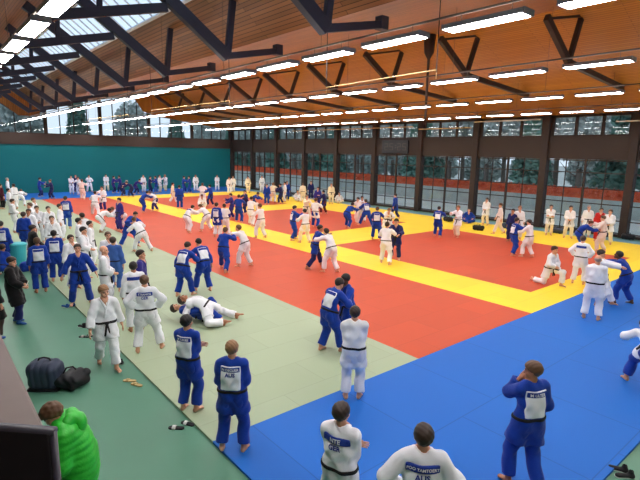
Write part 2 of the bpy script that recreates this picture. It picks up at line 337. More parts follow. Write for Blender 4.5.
for k in range(17):
    x = 4 + k*5.2 + r.uniform(-.4, .4); kd = 0 if k % 3 == 1 else 1
    tag(tree(k, x, -49.5, r.uniform(10.5, 12.5), kd), f'{"dark evergreen" if kd == 0 else "grey-green broad"} tree just beyond the outside hedge, {ORD[k]} along from the right', 'tree', 'trees outside the window wall')
for k in range(18):
    x = 6.6 + k*6.4 + r.uniform(-.3, .3); kd = 0 if k % 4 == 2 else 1
    tag(tree(30+k, x, -57.5, r.uniform(13, 15), kd), f'{"dark evergreen" if kd == 0 else "grey-green broad"} tree in the back row outside, {ORD[k]} along from the right', 'tree', 'trees outside the window wall')
for k in range(7):
    y = -28 + k*6.2 + r.uniform(-.3, .3)
    tag(tree(60+k, 64, y, r.uniform(10.5, 12), k % 2), f'tree seen through the gable windows above the teal wall, {ORD[k]} from the right', 'tree', 'trees beyond the teal wall')

for k in range(16):
    x = -6 + k*8.2 + random.uniform(-.3, .3); t = empty('shrub', (x, -70, -.3)); bm = bmesh.new()
    for a in range(5): tube(bm, [(0, 0, 0), (math.cos(a*1.26)*.5, math.sin(a*1.26)*.5, 1.2), (math.cos(a*1.26)*1.4, math.sin(a*1.26)*.9, 2.8)], [.09, .07, .03], 6)
    obj('stem', bm, 'bark', t)
    if 'shrub' not in crowns:
        crowns['shrub'] = clumps(3000, .26, lambda r: np.array([0, 0, 2.6]) + (lambda v: v/np.linalg.norm(v)*r.random()**.45*np.array([3.6, 2.2, 2.6]))(r.normal(size=3)), 31); crowns['shrub'].materials.append(M('leaf_grey'))
    c = bpy.data.objects.new('foliage', crowns['shrub']); COL.objects.link(c); c.parent = t
    tag(t, f'grey-green shrub far outside behind the trees, {ORD[k]} along from the right', 'shrub', 'shrubs far outside the windows')

# ---------------------------------------------------------------- figures
# Every garment and body is polygonised from a distance field (surface nets),
# so limbs join smoothly, taper and carry cloth folds.
def _n(v):
    v = np.asarray(v, float); l = np.linalg.norm(v)
    return v / l if l > 1e-9 else v

def smin(a, b, k):
    h = np.clip(0.5 + 0.5*(b-a)/k, 0, 1)
    return b*(1-h) + a*h - k*h*(1-h)

def cone(P, a, b, ra, rb, flat=False):
    a = np.asarray(a, np.float32); b = np.asarray(b, np.float32)
    ab = b-a; L = float(np.linalg.norm(ab)) + 1e-9
    t = ((P-a) @ ab) / (L*L)
    tc = np.clip(t, 0, 1)
    if not flat:
        return np.linalg.norm(P - (a + tc[:, None]*ab), axis=1) - (ra + (rb-ra)*tc)
    lat = np.linalg.norm(P - (a + t[:, None]*ab), axis=1) - (ra + (rb-ra)*tc)
    lo = np.linalg.norm(P - (a + np.minimum(t, 1)[:, None].clip(0)*ab), axis=1) - (ra + (rb-ra)*tc)
    return np.where(t > 1, np.maximum(lat, (t-1)*L), lo)      # round start, cut end

def ecap(P, a, b, F, ra, rb, ex):
    """capsule with an elliptical section: depth along F is ex times the width"""
    a = np.asarray(a, np.float32); q = P - a
    S = _n(np.asarray(b)-a); F = _n(F - S*np.dot(F, S)); R = np.cross(F, S)
    L = float(np.linalg.norm(np.asarray(b)-a))
    r, f, s = q @ R.astype(np.float32), (q @ F.astype(np.float32))/ex, q @ S.astype(np.float32)
    t = np.clip(s/L, 0, 1)
    return (np.sqrt(r*r + f*f + (s-t*L)**2) - (ra+(rb-ra)*t)) * 0.82

def ell(P, c, r):
    q = (P - np.asarray(c, np.float32)) / np.asarray(r, np.float32)
    k = np.linalg.norm(q, axis=1)
    return (k*(k-1)) / np.maximum(np.linalg.norm(q/np.asarray(r, np.float32), axis=1), 1e-6)

def nets(fn, lo, hi, h):
    lo = np.asarray(lo, float) - 2*h; hi = np.asarray(hi, float) + 2*h
    n = np.maximum(np.ceil((hi-lo)/h).astype(int)+1, 3)
    ax = [lo[i] + h*np.arange(n[i]) for i in range(3)]
    G = np.stack(np.meshgrid(*ax, indexing='ij'), -1).reshape(-1, 3).astype(np.float32)
    s = fn(G).reshape(n)
    ins = s < 0
    c = np.zeros(n-1, int)
    for i in (0, 1):
        for j in (0, 1):
            for k in (0, 1):
                c += ins[i:n[0]-1+i, j:n[1]-1+j, k:n[2]-1+k]
    act = (c > 0) & (c < 8)
    idx = -np.ones(n-1, int); ii = np.argwhere(act)
    if len(ii) == 0: return np.zeros((0, 3)), []
    idx[act] = np.arange(len(ii))
    acc = np.zeros((len(ii), 3)); cnt = np.zeros(len(ii))
    cor = [(i, j, k) for i in (0, 1) for j in (0, 1) for k in (0, 1)]
    for p in cor:
        for d in range(3):
            if p[d]: continue
            q = list(p); q[d] = 1
            a = s[ii[:, 0]+p[0], ii[:, 1]+p[1], ii[:, 2]+p[2]]
            b = s[ii[:, 0]+q[0], ii[:, 1]+q[1], ii[:, 2]+q[2]]
            m = (a < 0) != (b < 0)
            t = np.where(m, a/np.where(m, a-b, 1), 0)
            pt = np.tile(np.array(p, float), (len(ii), 1)); pt[:, d] += t
            acc[m] += pt[m]; cnt[m] += 1
    V = lo + h*(ii + acc/cnt[:, None])
    Fs = []
    for d in range(3):
        e = [slice(None)]*3; e[d] = slice(0, -1); g = [slice(None)]*3; g[d] = slice(1, None)
        A, B = ins[tuple(e)], ins[tuple(g)]
        u, v = (d+1) % 3, (d+2) % 3
        E = np.argwhere(A != B)
        ok = (E[:, u] > 0) & (E[:, v] > 0) & (E[:, u] < n[u]-1) & (E[:, v] < n[v]-1)
        E = E[ok]
        def cell(du, dv):
            q = E.copy(); q[:, u] += du; q[:, v] += dv
            return idx[q[:, 0], q[:, 1], q[:, 2]]
        Q = np.stack([cell(-1, -1), cell(0, -1), cell(0, 0), cell(-1, 0)], 1)
        flip = ~A[tuple(E.T)]
        Q[flip] = Q[flip][:, ::-1]
        Fs.append(Q)
    Q = np.concatenate(Fs)
    return V, Q[(Q >= 0).all(1)]

def fold(P, amp=1.0, s=1.0):
    x, y, z = P[:, 0]*s, P[:, 1]*s, P[:, 2]*s
    return amp*(0.006*np.sin(21*z+9*x-7*y+2.5*np.sin(8*x+5*y)) + 0.004*np.sin(37*x-16*z+19*y+1.7*np.sin(13*z)))

# --- pose: root frame, +Y is forward, +X is the figure's right hand side
def ik(a, c, l1, l2, hint):
    a = np.asarray(a, float); c = np.asarray(c, float); d = c-a; L = np.linalg.norm(d)
    L2 = min(max(L, abs(l1-l2)+.02), l1+l2-.004); u = _n(d); c = a + u*L2
    x = (l1*l1 - l2*l2 + L2*L2)/(2*L2); y = math.sqrt(max(l1*l1-x*x, 0))
    h = np.asarray(hint, float); h = h - u*np.dot(h, u)
    if np.linalg.norm(h) < 1e-4: h = np.array([0, 0, -1.]) - u*(-u[2])
    return a + u*x + _n(h)*y, c

BASE = dict(pel=(0, 0, .95), lean=2, lean2=0, side=0, twist=0, head=(0, 0), lh=(-.27, .04, .84), rh=(.27, .04, .84), le=(-.5, -1, 0), re=(.5, -1, 0),
            lf=(-.13, .0, .08), rf=(.13, .0, .08), lk=(-.15, 1, 0), rk=(.15, 1, 0), lt=None, rt=None, hand='relax')
POSES = {
 'stand': {}, 'wide': dict(pel=(0, 0, .92), lf=(-.24, .02, .08), rf=(.24, -.03, .08), lh=(-.42, .08, .90), rh=(.42, .08, .90)),
 'hips': dict(lh=(-.2, .10, 1.02), rh=(.2, .10, 1.02), le=(-1, -.45, 0), re=(1, -.45, 0), lf=(-.18, 0, .08), rf=(.18, .04, .08), hand='grip'),
 'hipswide': dict(pel=(0, 0, .92), lh=(-.22, .10, 1.0), rh=(.22, .10, 1.0), le=(-1, -.35, .1), re=(1, -.35, .1), lf=(-.2, -.05, .08), rf=(.3, .1, .08), hand='grip'),
 'crossed': dict(lh=(.07, .25, 1.16), rh=(-.07, .27, 1.13), le=(-.5, -.25, -1), re=(.5, -.25, -1), lf=(-.12, 0, .08), rf=(.12, .05, .08)),
 'front': dict(lh=(-.05, .24, 1.03), rh=(.05, .24, 1.03), le=(-.6, -.6, -.2), re=(.6, -.6, -.2), head=(0, 8), lf=(-.17, 0, .08), rf=(.17, 0, .08), hand='grip'),
 'walk': dict(pel=(0, 0, .925), lf=(-.1, .30, .08), rf=(.1, -.28, .12), lh=(-.33, -.02, .86), rh=(.33, .2, .90), lean=4, head=(15, 12)),
 'stride': dict(pel=(0, 0, .92), lf=(-.1, -.26, .11), rf=(.1, .30, .08), lh=(-.28, .24, .9), rh=(.28, -.16, .88), lean=5),
 'grip': dict(pel=(0, -.04, .91), lean=10, lh=(-.2, .44, 1.12), rh=(.13, .46, 1.33), le=(-1, 0, -.8), re=(1, 0, -.8), lf=(-.2, .16, .08), rf=(.2, -.14, .08), head=(0, 10), hand='grip'),
 'gripwide': dict(pel=(0, -.05, .84), lean=22, lh=(-.2, .5, 1.1), rh=(.13, .52, 1.28), le=(-1, 0, -.8), re=(1, 0, -.8), lf=(-.3, .34, .08), rf=(.28, -.42, .08), head=(0, 5), hand='grip'),
 'leanstand': dict(pel=(0, -.06, .92), lean=24, lean2=10, lh=(-.36, .12, .82), rh=(.14, .42, 1.12), re=(1, 0, -.6), lf=(-.16, -.12, .08), rf=(.18, .2, .08), head=(0, 20)),
 'gripbend': dict(pel=(0, -.16, .86), lean=46, lean2=10, lh=(-.2, .62, .98), rh=(.15, .64, 1.08), le=(-1, 0, -.6), re=(1, 0, -.6), lf=(-.26, .12, .08), rf=(.26, -.22, .08), head=(0, 12), hand='grip'),
 'lowbend': dict(pel=(0, -.2, .80), lean=68, lean2=10, lh=(-.22, .62, .78), rh=(.18, .64, .82), le=(-1, 0, -.4), re=(1, 0, -.4), lf=(-.3, .1, .08), rf=(.28, -.24, .08), head=(0, 0), hand='grip'),
 'pull': dict(pel=(.03, -.12, .88), lean=-10, lh=(-.16, .56, 1.16), rh=(.1, .56, 1.22), le=(-1, 0, -.5), re=(1, 0, -.5), lf=(-.18, .26, .08), rf=(.2, -.2, .08), head=(0, 14), hand='grip'),
 'reach': dict(pel=(0, -.1, .90), lean=32, lean2=6, lh=(-.14, .82, 1.12), rh=(.16, .80, 1.18), le=(-1, 0, -.6), re=(1, 0, -.6), lf=(-.2, .14, .08), rf=(.2, -.24, .08), head=(0, -18), hand='grip'),
 'throw': dict(pel=(0, -.1, .86), lean=36, side=-14, lh=(-.2, .5, 1.02), rh=(.2, .5, 1.12), le=(-1, 0, -.6), re=(1, 0, -.6), lf=(-.2, .28, .08), rf=(.42, -.12, .08), head=(0, 20), hand='grip'),
 'lunge': dict(pel=(0, .0, .555), lean=12, lh=(-.02, .26, .66), rh=(.06, .26, .66), le=(-1, -.3, 0), re=(1, -.3, 0), lf=(-.13, .42, .08), rf=(.13, -.50, .10), lk=(-.1, 1, .6), rk=(.1, .5, -1), rt=(0, -.35, -1), head=(0, 6), hand='grip'),
 'seiza': dict(pel=(0, -.06, .36), lean=6, lh=(-.16, .28, .36), rh=(.16, .28, .36), lf=(-.1, -.16, .07), rf=(.1, -.16, .07), lk=(-.2, 1, .1), rk=(.2, 1, .1), lt=(0, -1, -.1), rt=(0, -1, -.1)),
 'sit': dict(pel=(0, 0, .16), lean=10, lh=(-.28, .3, .34), rh=(.28, .3, .34), lf=(.06, .34, .07), rf=(-.06, .24, .09), lk=(-1, .5, .35), rk=(1, .5, .35), lt=(1, .2, 0), rt=(-1, .2, 0)),
 'squat': dict(pel=(0, -.12, .34), lean=26, lh=(-.14, .36, .5), rh=(.14, .36, .5), lf=(-.17, .08, .08), rf=(.17, .08, .08), lk=(-.4, 1, .4), rk=(.4, 1, .4), hand='grip'),
 'phone': dict(pel=(.02, 0, .95), lh=(-.05, .17, 1.50), rh=(.14, .18, 1.0), le=(-.35, .6, -1), re=(.6, -.6, 0), lf=(-.16, .08, .08), rf=(.13, -.16, .10), head=(38, 10), hand='grip'),
 'coat': dict(puff=.03, lh=(-.06, .28, 1.02), rh=(.1, .28, 1.0), le=(-1, -.3, -.4), re=(1, -.3, -.4), head=(0, 16), hand='grip', lf=(-.13, -.05, .08), rf=(.13, .12, .08)),
 'bench': dict(pel=(0, -.06, .93), lean=16, lean2=10, lh=(-.12, .34, 1.0), rh=(.12, .34, 1.0), le=(-.6, -.6, -.3), re=(.6, -.6, -.3), head=(0, 40), hand='grip'),
 'prone': dict(pel=(0, -.05, .42), lean=78, lean2=16, lh=(-.42, .55, .10), rh=(.30, .50, .14), le=(-1, 0, .5), re=(1, 0, .5), lf=(-.2, -.50, .08), rf=(.34, -.72, .08), lk=(-.7, .4, -.2), rk=(.7, .3, -.3), lt=(0, -1, -.2), rt=(.2, -1, -.2), head=(0, 10)),
 'supine': dict(pel=(0, -.05, .14), lean=-84, lean2=4, lh=(-.34, .12, .34), rh=(.34, .1, .38), le=(-1, 0, -.2), re=(1, 0, -.2), lf=(-.3, .42, .08), rf=(.32, .55, .08), lk=(-.5, 0, 1), rk=(.6, 0, 1), head=(0, 20), hand='grip'),
}

class Fig:
    def __init__(s, pose):
        p = dict(BASE); p.update(POSES[pose]); s.p = p; s.pose = pose; s.puff = p.get('puff', 0.0)
        P = np.array(p['pel'], float)
        def direc(a, sd):
            a = math.radians(a); sd = math.radians(sd)
            return _n([math.sin(sd), math.sin(a)*math.cos(sd), math.cos(a)*math.cos(sd)])
        d1 = direc(p['lean']*.8, p['side']); d2 = direc(p['lean']+p['lean2'], p['side'])
        s.P = P; s.C = P + d1*.28; s.N = s.C + d2*.26; s.S1, s.S2 = d1, d2
        tw = math.radians(p['twist']); fw = np.array([math.sin(tw), math.cos(tw), 0])
        R = _n(np.cross(fw, d2)); s.R = R; s.F = np.cross(d2, R)
        R1 = _n(np.cross([0, 1., 0], d1)); s.R1 = R1; s.F1 = np.cross(d1, R1)
        s.sh = {-1: s.N - d2*.06 - R*.172, 1: s.N - d2*.06 + R*.172}
        hy, hp = map(math.radians, p['head'])
        hl = max(-60, min(60, (p['lean']+p['lean2'])*.45))
        hd = direc(hl + math.degrees(hp)*.5, p['side']*.5) if abs(p['lean']) < 80 else d2
        s.HC = s.N + _n(hd*.6+d2*.4)*.165
        f = np.array([-math.sin(hy), math.cos(hy), 0])
        f = _n(f*math.cos(hp+math.radians(hl*.55)) + np.array([0, 0, -1])*math.sin(hp+math.radians(hl*.55)))
        U = hd - f*np.dot(hd, f)
        if np.linalg.norm(U) < .1 or abs(p['lean']) > 75:
            U = d2; f = _n(s.F - U*np.dot(s.F, U))
        U = _n(U); s.HM = np.stack([np.cross(f, U), f, U], 1)*1.08
        s.hip = {-1: P - R1*.095 - d1*.03, 1: P + R1*.095 - d1*.03}
        s.arm = {}; s.leg = {}
        for k, h, e in ((-1, 'lh', 'le'), (1, 'rh', 're')):
            el, w = ik(s.sh[k], p[h], .29, .27, p[e]); s.arm[k] = (s.sh[k], el, w)
        for k, h, e in ((-1, 'lf', 'lk'), (1, 'rf', 'rk')):
            kn, w = ik(s.hip[k], p[h], .445, .425, p[e]); s.leg[k] = (s.hip[k], kn, w)
        s.top = float((s.HC + s.HM @ np.array([0, -.01, .115]))[2])

    # ---- distance fields
    def torso(s, Q, puff=0.0):
        d = ecap(Q, s.P, s.C, s.F1, .158+puff, .178+puff, .74)
        d = smin(d, ecap(Q, s.C, s.N - s.S2*.10, s.F, .178+puff, .168+puff, .70), .05)
        d = smin(d, cone(Q, s.sh[-1]+s.R*.03, s.sh[1]-s.R*.03, .075+puff, .075+puff), .06)
        return d
    def skirt(s, Q, frac, r0, r1):
        d = None
        for k in (-1, 1):
            h, kn, _ = s.leg[k]
            c = cone(Q, h + s.S1*.14, h + (kn-h)*frac, r0, r1, True)
            d = c if d is None else smin(d, c, .10)
        return d
    def jacket(s, Q, frac=.64, sleeve=.82, puff=0.0, quilt=0.0):
        puff = puff + s.puff
        d = smin(s.torso(Q, puff), s.skirt(Q, frac, .116+puff, .140+puff), .05)
        for k in (-1, 1):
            a, e, w = s.arm[k]
            t = smin(cone(Q, a, e, .084+puff*.6, .082+puff*.6), cone(Q, e, e+(w-e)*sleeve, .080+puff*.6, .088+puff*.4, True), .02)
            d = smin(d, t, .035)
        # open collar around the neck
        d = np.maximum(d, -(cone(Q, s.N-s.S2*.02+s.F*.03, s.HC, .064, .07)))
        d = d + fold(Q, 1.0 if not quilt else .3)
        if quilt: d = d - quilt*np.abs(np.sin(Q[:, 2]*math.pi/.075 + .6*Q[:, 1]))
        return d
    def trousers(s, Q, cut=.86, r=1.0):
        d = cone(Q, s.hip[-1]+s.S1*.05, s.hip[1]+s.S1*.05, .115, .115)
        for k in (-1, 1):
            h, kn, a = s.leg[k]
            t = smin(cone(Q, h, kn, .116*r, .094*r), cone(Q, kn, kn+(a-kn)*cut, .092*r, .096*r, True), .03)
            d = smin(d, t, .03)
        return d + fold(Q+.3, 1.0)
    def core(s, Q):
        d = cone(Q, s.N - s.S2*.04, s.HC - s.HM[:, 2]*.03, .060, .056)
        d = smin(d, s.torso(Q, -.045), .03)
        for k in (-1, 1):
            a, e, w = s.arm[k]
            d = smin(d, smin(cone(Q, a, e, .05, .042), cone(Q, e, w, .042, .030), .02), .02)
            h, kn, an = s.leg[k]
            d = smin(d, smin(cone(Q, h, kn, .082, .058), cone(Q, kn, an, .056, .038), .02), .02)
        # breastbone showing in the open collar
        l = s.chestloc(Q)
        v = np.maximum(np.abs(l[:, 0]) - np.clip((l[:, 2]+.17)*.38, 0, .075), -l[:, 1])
        v = np.maximum(v, np.abs(l[:, 2]+.06)-.12)
        return np.minimum(d, np.maximum(s.torso(Q)-.010, v))
    def chestloc(s, Q):
        q = Q - s.N.astype(np.float32)
        return np.stack([q @ s.R.astype(np.float32), q @ s.F.astype(np.float32), q @ s.S2.astype(np.float32)], 1)
    def belt(s, Q):
        q = Q - s.P.astype(np.float32); sl = q @ s.S1.astype(np.float32)
        d = np.maximum(np.minimum(smin(s.torso(Q), s.skirt(Q, .64, .116, .140), .05)+fold(Q), 1)-.013, np.abs(sl-.075)-.023)
        k0 = s.P + s.S1*.075 + s.F1*.155
        d = np.minimum(d, cone(Q, k0-s.R1*.025, k0+s.R1*.025, .028, .028))
        for sg in (-1, 1):
            e = k0 + s.R1*.05*sg + s.F1*.03 + np.array([0, 0, -.25])
            d = np.minimum(d, cone(Q, k0, e, .020, .021))
        return d
    def patch(s, Q, x0=-.15, x1=.15, z0=-.43, z1=-.06, off=.011):
        l = s.chestloc(Q)
        b = np.maximum(np.maximum(x0-l[:, 0], l[:, 0]-x1), np.maximum(z0-l[:, 2], l[:, 2]-z1))
        return np.maximum(np.maximum(s.jacket(Q)-off, b), l[:, 1])
    def lapel(s, Q):
        l = s.chestloc(Q); d = s.jacket(Q) - .013
        hw = np.clip((l[:, 2]+.17)*.42, 0, .085)
        v = np.abs(np.abs(l[:, 0]) - hw) - .024
        v = np.maximum(v, np.maximum(-.36-l[:, 2], l[:, 2]-.03))
        lo = np.abs(l[:, 0] + (l[:, 2]+.17)*.18) - .024            # crossed below the V
        v = np.where(l[:, 2] < -.19, np.maximum(lo, -.36-l[:, 2]), v)
        return np.maximum(np.maximum(d, v), -l[:, 1])
    def bounds(s, pts, r):
        A = np.array(pts); return A.min(0)-r, A.max(0)+r
    def jb(s, r=.2):
        return s.bounds([s.P, s.C, s.N, s.leg[-1][1], s.leg[1][1], s.hip[1], s.hip[-1]] + [q for k in (-1, 1) for q in s.arm[k]], r)

def mesh_from(name, V, Q):
    me = bpy.data.meshes.new(name); V = np.asarray(V, np.float32); Q = np.asarray(Q)
    me.vertices.add(len(V)); me.vertices.foreach_set('co', V.ravel())
    me.loops.add(Q.size); me.loops.foreach_set('vertex_index', Q.ravel().astype(np.int32))
    me.polygons.add(len(Q)); me.polygons.foreach_set('loop_start', (np.arange(len(Q))*4).astype(np.int32))
    me.update(calc_edges=True); me.validate()
    me.polygons.foreach_set('use_smooth', np.ones(len(me.polygons), bool))
    return me

# --- templates in their own frames
def head_sdf(Q, ears=True):
    d = ell(Q, (0, -.012, .035), (.075, .095, .082))
    d = smin(d, ell(Q, (0, .028, -.045), (.056, .062, .068)), .035)
    d = smin(d, cone(Q, (0, .078, -.085), (0, .07, -.09), .022, .026), .025)          # chin
    d = smin(d, cone(Q, (-.036, .072, .026), (.036, .072, .026), .012, .012), .015)    # brow
    for x in (-.032, .032):
        d = np.maximum(d, -(np.linalg.norm(Q-np.array([x, .098, .008], np.float32), axis=1)-.016))
        d = np.minimum(d, np.linalg.norm(Q-np.array([x, .076, .008], np.float32), axis=1)-.0125)
        d = smin(d, ell(Q, (x*1.4, .055, -.03), (.022, .025, .022)), .02)               # cheek
    d = smin(d, cone(Q, (0, .086, .015), (0, .104, -.022), .008, .0135), .010)          # nose
    d = smin(d, cone(Q, (-.019, .082, -.053), (.019, .082, -.053), .0075, .0075), .008)  # lips
    d = smin(d, cone(Q, (-.016, .080, -.064), (.016, .080, -.064), .008, .008), .008)
    if ears:
        for x in (-1, 1):
            d = smin(d, ell(Q, (x*.077, -.012, .0), (.011, .022, .031)), .008)
    return d
def hair_sdf(Q, kind='short'):
    d = head_sdf(Q, False)
    n = .003*np.sin(90*Q[:, 0]+60*Q[:, 1])*np.sin(80*Q[:, 2]+30*Q[:, 1])
    plane = np.where(Q[:, 1] > 0, .004 + .78*Q[:, 1], .004 + 1.12*Q[:, 1]) - Q[:, 2]
    if kind == 'long':
        h = np.maximum(d-.018+n, plane)
        h = smin(h, ell(Q, (0, -.095, -.06), (.055, .035, .10)), .02)
        return np.maximum(h, -(d+.004))
    if kind == 'bald':
        ring = np.maximum(np.maximum(d-.007, plane), Q[:, 2]-.045)
        return np.maximum(ring, -(d+.004))
    if kind == 'curly':
        n = .008*np.sin(70*Q[:, 0]+9)*np.sin(75*Q[:, 1])*np.sin(70*Q[:, 2])
        return np.maximum(np.maximum(d-.024+n, plane), -(d+.004))
    return np.maximum(np.maximum(d-.018+n, plane), -(d+.004))
def hand_sdf(Q, grip):
    d = cone(Q, (0, -.03, 0), (0, .02, 0), .026, .028)
    d = smin(d, ell(Q, (0, .05, 0), (.040, .048, .0165)), .02)
    fx = (-.030, -.010, .010, .029); fl = (.072, .080, .074, .058)
    for x, L in zip(fx, fl):
        if grip:
            a = np.array([x, .085, 0]); b = a+[0, .030, -.012]; c = b+[0, .004, -.030]; e = c+[0, -.026, -.008]
            d = smin(d, np.minimum(np.minimum(cone(Q, a, b, .0095, .009), cone(Q, b, c, .009, .0085)), cone(Q, c, e, .0085, .0075)), .006)
        else:
            a = np.array([x, .085, 0]); b = a+[x*.12, L*.5, -.006]; c = b+[x*.04, L*.5, -.018]
            d = smin(d, np.minimum(cone(Q, a, b, .0095, .0088), cone(Q, b, c, .0088, .0072)), .006)
    if grip: t = [(-.03, .02, -.004), (-.05, .055, -.022), (-.028, .080, -.040)]
    else: t = [(-.03, .02, -.002), (-.056, .055, -.012), (-.062, .088, -.018)]
    return smin(d, np.minimum(cone(Q, t[0], t[1], .014, .0115), cone(Q, t[1], t[2], .0115, .0085)), .012)
def foot_sdf(Q, shoe=False):
    r = 1.18 if shoe else 1.0
    d = cone(Q, (0, 0, .05), (0, -.005, -.02), .042*r, .040*r)
    d = smin(d, cone(Q, (0, -.035, -.045), (0, .03, -.035), .032*r, .036*r), .03)
    d = smin(d, ecap(Q, (0, .02, -.035), (.002, .125, -.056), np.array([0, 0, 1.]), .036*r, .042*r, .55), .03)
    if shoe: d = smin(d, ecap(Q, (0, .10, -.055), (0, .165, -.06), np.array([0, 0, 1.]), .043, .036, .55), .03)
    else:
        for i, (x, y) in enumerate(((-.030, .165), (-.012, .166), (.004, .160), (.019, .152), (.032, .140))):
            d = smin(d, cone(Q, (x*.9, .12, -.058), (x, y, -.068), .012, .0125 if i == 0 else .009), .007)
    return np.maximum(d, -.0795-Q[:, 2])

TPL = {}
def tpl(k):
    if k not in TPL:
        if k == 'head': TPL[k] = nets(head_sdf, (-.1, -.12, -.13), (.1, .13, .13), .0075)
        elif k.startswith('hair'): TPL[k] = nets(lambda Q: hair_sdf(Q, k[5:]), (-.12, -.15, -.17), (.12, .13, .16), .009)
        elif k == 'relax': TPL[k] = nets(lambda Q: hand_sdf(Q, False), (-.08, -.07, -.05), (.05, .18, .04), .0068)
        elif k == 'grip': TPL[k] = nets(lambda Q: hand_sdf(Q, True), (-.08, -.07, -.07), (.05, .14, .04), .0068)
        elif k == 'foot': TPL[k] = nets(foot_sdf, (-.06, -.1, -.1), (.06, .2, .1), .009)
        elif k == 'shoe': TPL[k] = nets(lambda Q: foot_sdf(Q, True), (-.07, -.1, -.1), (.07, .22, .1), .011)
    return TPL[k]

def place(t, M, o, mirror=False):
    V, Q = t; V = V.copy(); Q = np.asarray(Q)
    if mirror: V[:, 0] *= -1; Q = Q[:, ::-1]
    return V @ np.asarray(M).T + o, Q

def body_mesh(f, h, feet=True):
    core = nets(f.core, *f.bounds([f.P, f.C, f.N, f.HC] + [q for k in (-1, 1) for q in f.arm[k]+f.leg[k]], .16), max(h*1.25, .02))
    parts = [core, place(tpl('head'), f.HM, f.HC)]
    for k in (-1, 1):
        a, e, w = f.arm[k]; Y = _n(w-e)
        palm = f.C + f.F*.25 - w if f.p['hand'] == 'grip' else -f.R*k + .001
        palm = np.array([0, 0, -1.]) if f.pose in ('grip', 'gripbend', 'gripwide', 'reach', 'pull', 'seiza', 'sit', 'prone') else palm
        Z = -_n(palm - Y*np.dot(palm, Y)); X = np.cross(Y, Z)
        parts.append(place(tpl(f.p['hand']), np.stack([X, Y, Z], 1), w, k < 0))
        if feet: parts.append(foot_place(f, k, 'foot'))
    off = 0; Vs = []; Qs = []
    for V, Q in parts:
        Vs.append(V); Qs.append(np.asarray(Q)+off); off += len(V)
    me = mesh_from('person_body', np.concatenate(Vs), np.concatenate(Qs))
    # eyes, brows and lips are their own faces of the head
    n0, n1 = len(core[1]), len(core[1]) + len(parts[1][1])
    hv, hq = tpl('head'); c = hv[np.asarray(hq)].mean(1)
    mi = np.zeros(len(me.polygons), np.int32)
    sub = np.zeros(len(c), np.int32)
    for x in (-.032, .032):
        sub[np.linalg.norm(c-[x, .088, .008], axis=1) < .0095] = 1
        sub[(np.abs(c[:, 0]-x) < .019) & (np.abs(c[:, 2]-.031) < .006) & (c[:, 1] > .05)] = 1
    sub[(np.abs(c[:, 0]) < .022) & (np.abs(c[:, 2]+.059) < .010) & (c[:, 1] > .07)] = 2
    if len(mi) >= n1: mi[n0:n1] = sub
    me.polygons.foreach_set('material_index', mi)
    return me

def foot_place(f, k, t):
    h, kn, a = f.leg[k]
    fd = f.p['lt' if k < 0 else 'rt']
    if fd is None:
        lower = _n(kn-a); y = np.array([.2*k, 1, 0]); y = _n(y)
        U = np.array([0, 0, 1.])
        if a[2] > .095: y = _n(y + [0, 0, -(a[2]-.08)*5]); U = _n(U - y*np.dot(U, y))
    else:
        y = _n(fd); U = _n(kn-a); U = np.array([0, 0, 1.]) if abs(np.dot(U, y)) > .95 else U
        if abs(y[2]) < .3: U = np.array([0, 0, -1.]) if y[1] < -.5 else np.array([0, 0, 1.])
        U = _n(U - y*np.dot(U, y))
    return place(tpl(t), np.stack([np.cross(y, U), y, U], 1), a, k < 0)

CACHE = {}
def cached(key, make):
    if key not in CACHE: CACHE[key] = make()
    return CACHE[key]

FIGS = {}
def child(name, me, m, parent):
    if not me.materials: me.materials.append(None)
    o = bpy.data.objects.new(name, me); COL.objects.link(o); o.parent = parent
    o.material_slots[0].link = 'OBJECT'; o.material_slots[0].material = m
    return o

def text_on_back(f, key, txt, size, zc):
    """lettering sewn on the back: glyph outlines laid on the cloth surface"""
    def make():
        cu = bpy.data.curves.new('t', 'FONT'); cu.body = txt; cu.size = size; cu.align_x = 'CENTER'; cu.align_y = 'CENTER'
        cu.resolution_u = 2; cu.offset = size*.03
        ob = bpy.data.objects.new('t', cu); COL.objects.link(ob)
        bpy.context.view_layer.update()
        me = bpy.data.meshes.new_from_object(ob.evaluated_get(bpy.context.evaluated_depsgraph_get()))
        bpy.data.objects.remove(ob)
        bm = bmesh.new(); bm.from_mesh(me); bmesh.ops.triangulate(bm, faces=bm.faces)
        bmesh.ops.subdivide_edges(bm, edges=[e for e in bm.edges if e.calc_length() > .02], cuts=1)
        xs = np.array([v.co.x for v in bm.verts]); ys = np.array([v.co.y for v in bm.verts])
        # seen from behind the figure's right is on the reader's right
        y = np.full(len(xs), -.32)
        def pts(y): return (f.N + np.outer(xs, f.R) + np.outer(y, f.F) + np.outer(ys+zc, f.S2)).astype(np.float32)
        for _ in range(60):
            d = f.jacket(pts(y)) - (.0225 if abs(zc) < .15 else .0175)
            y = y + np.where(d > 0, np.maximum(d*.8, .0004), 0)
        for v, q in zip(bm.verts, pts(y)): v.co = q
        bm.to_mesh(me); bm.free(); me.materials.clear()
        return me
    return cached(('txt', key, txt), make)

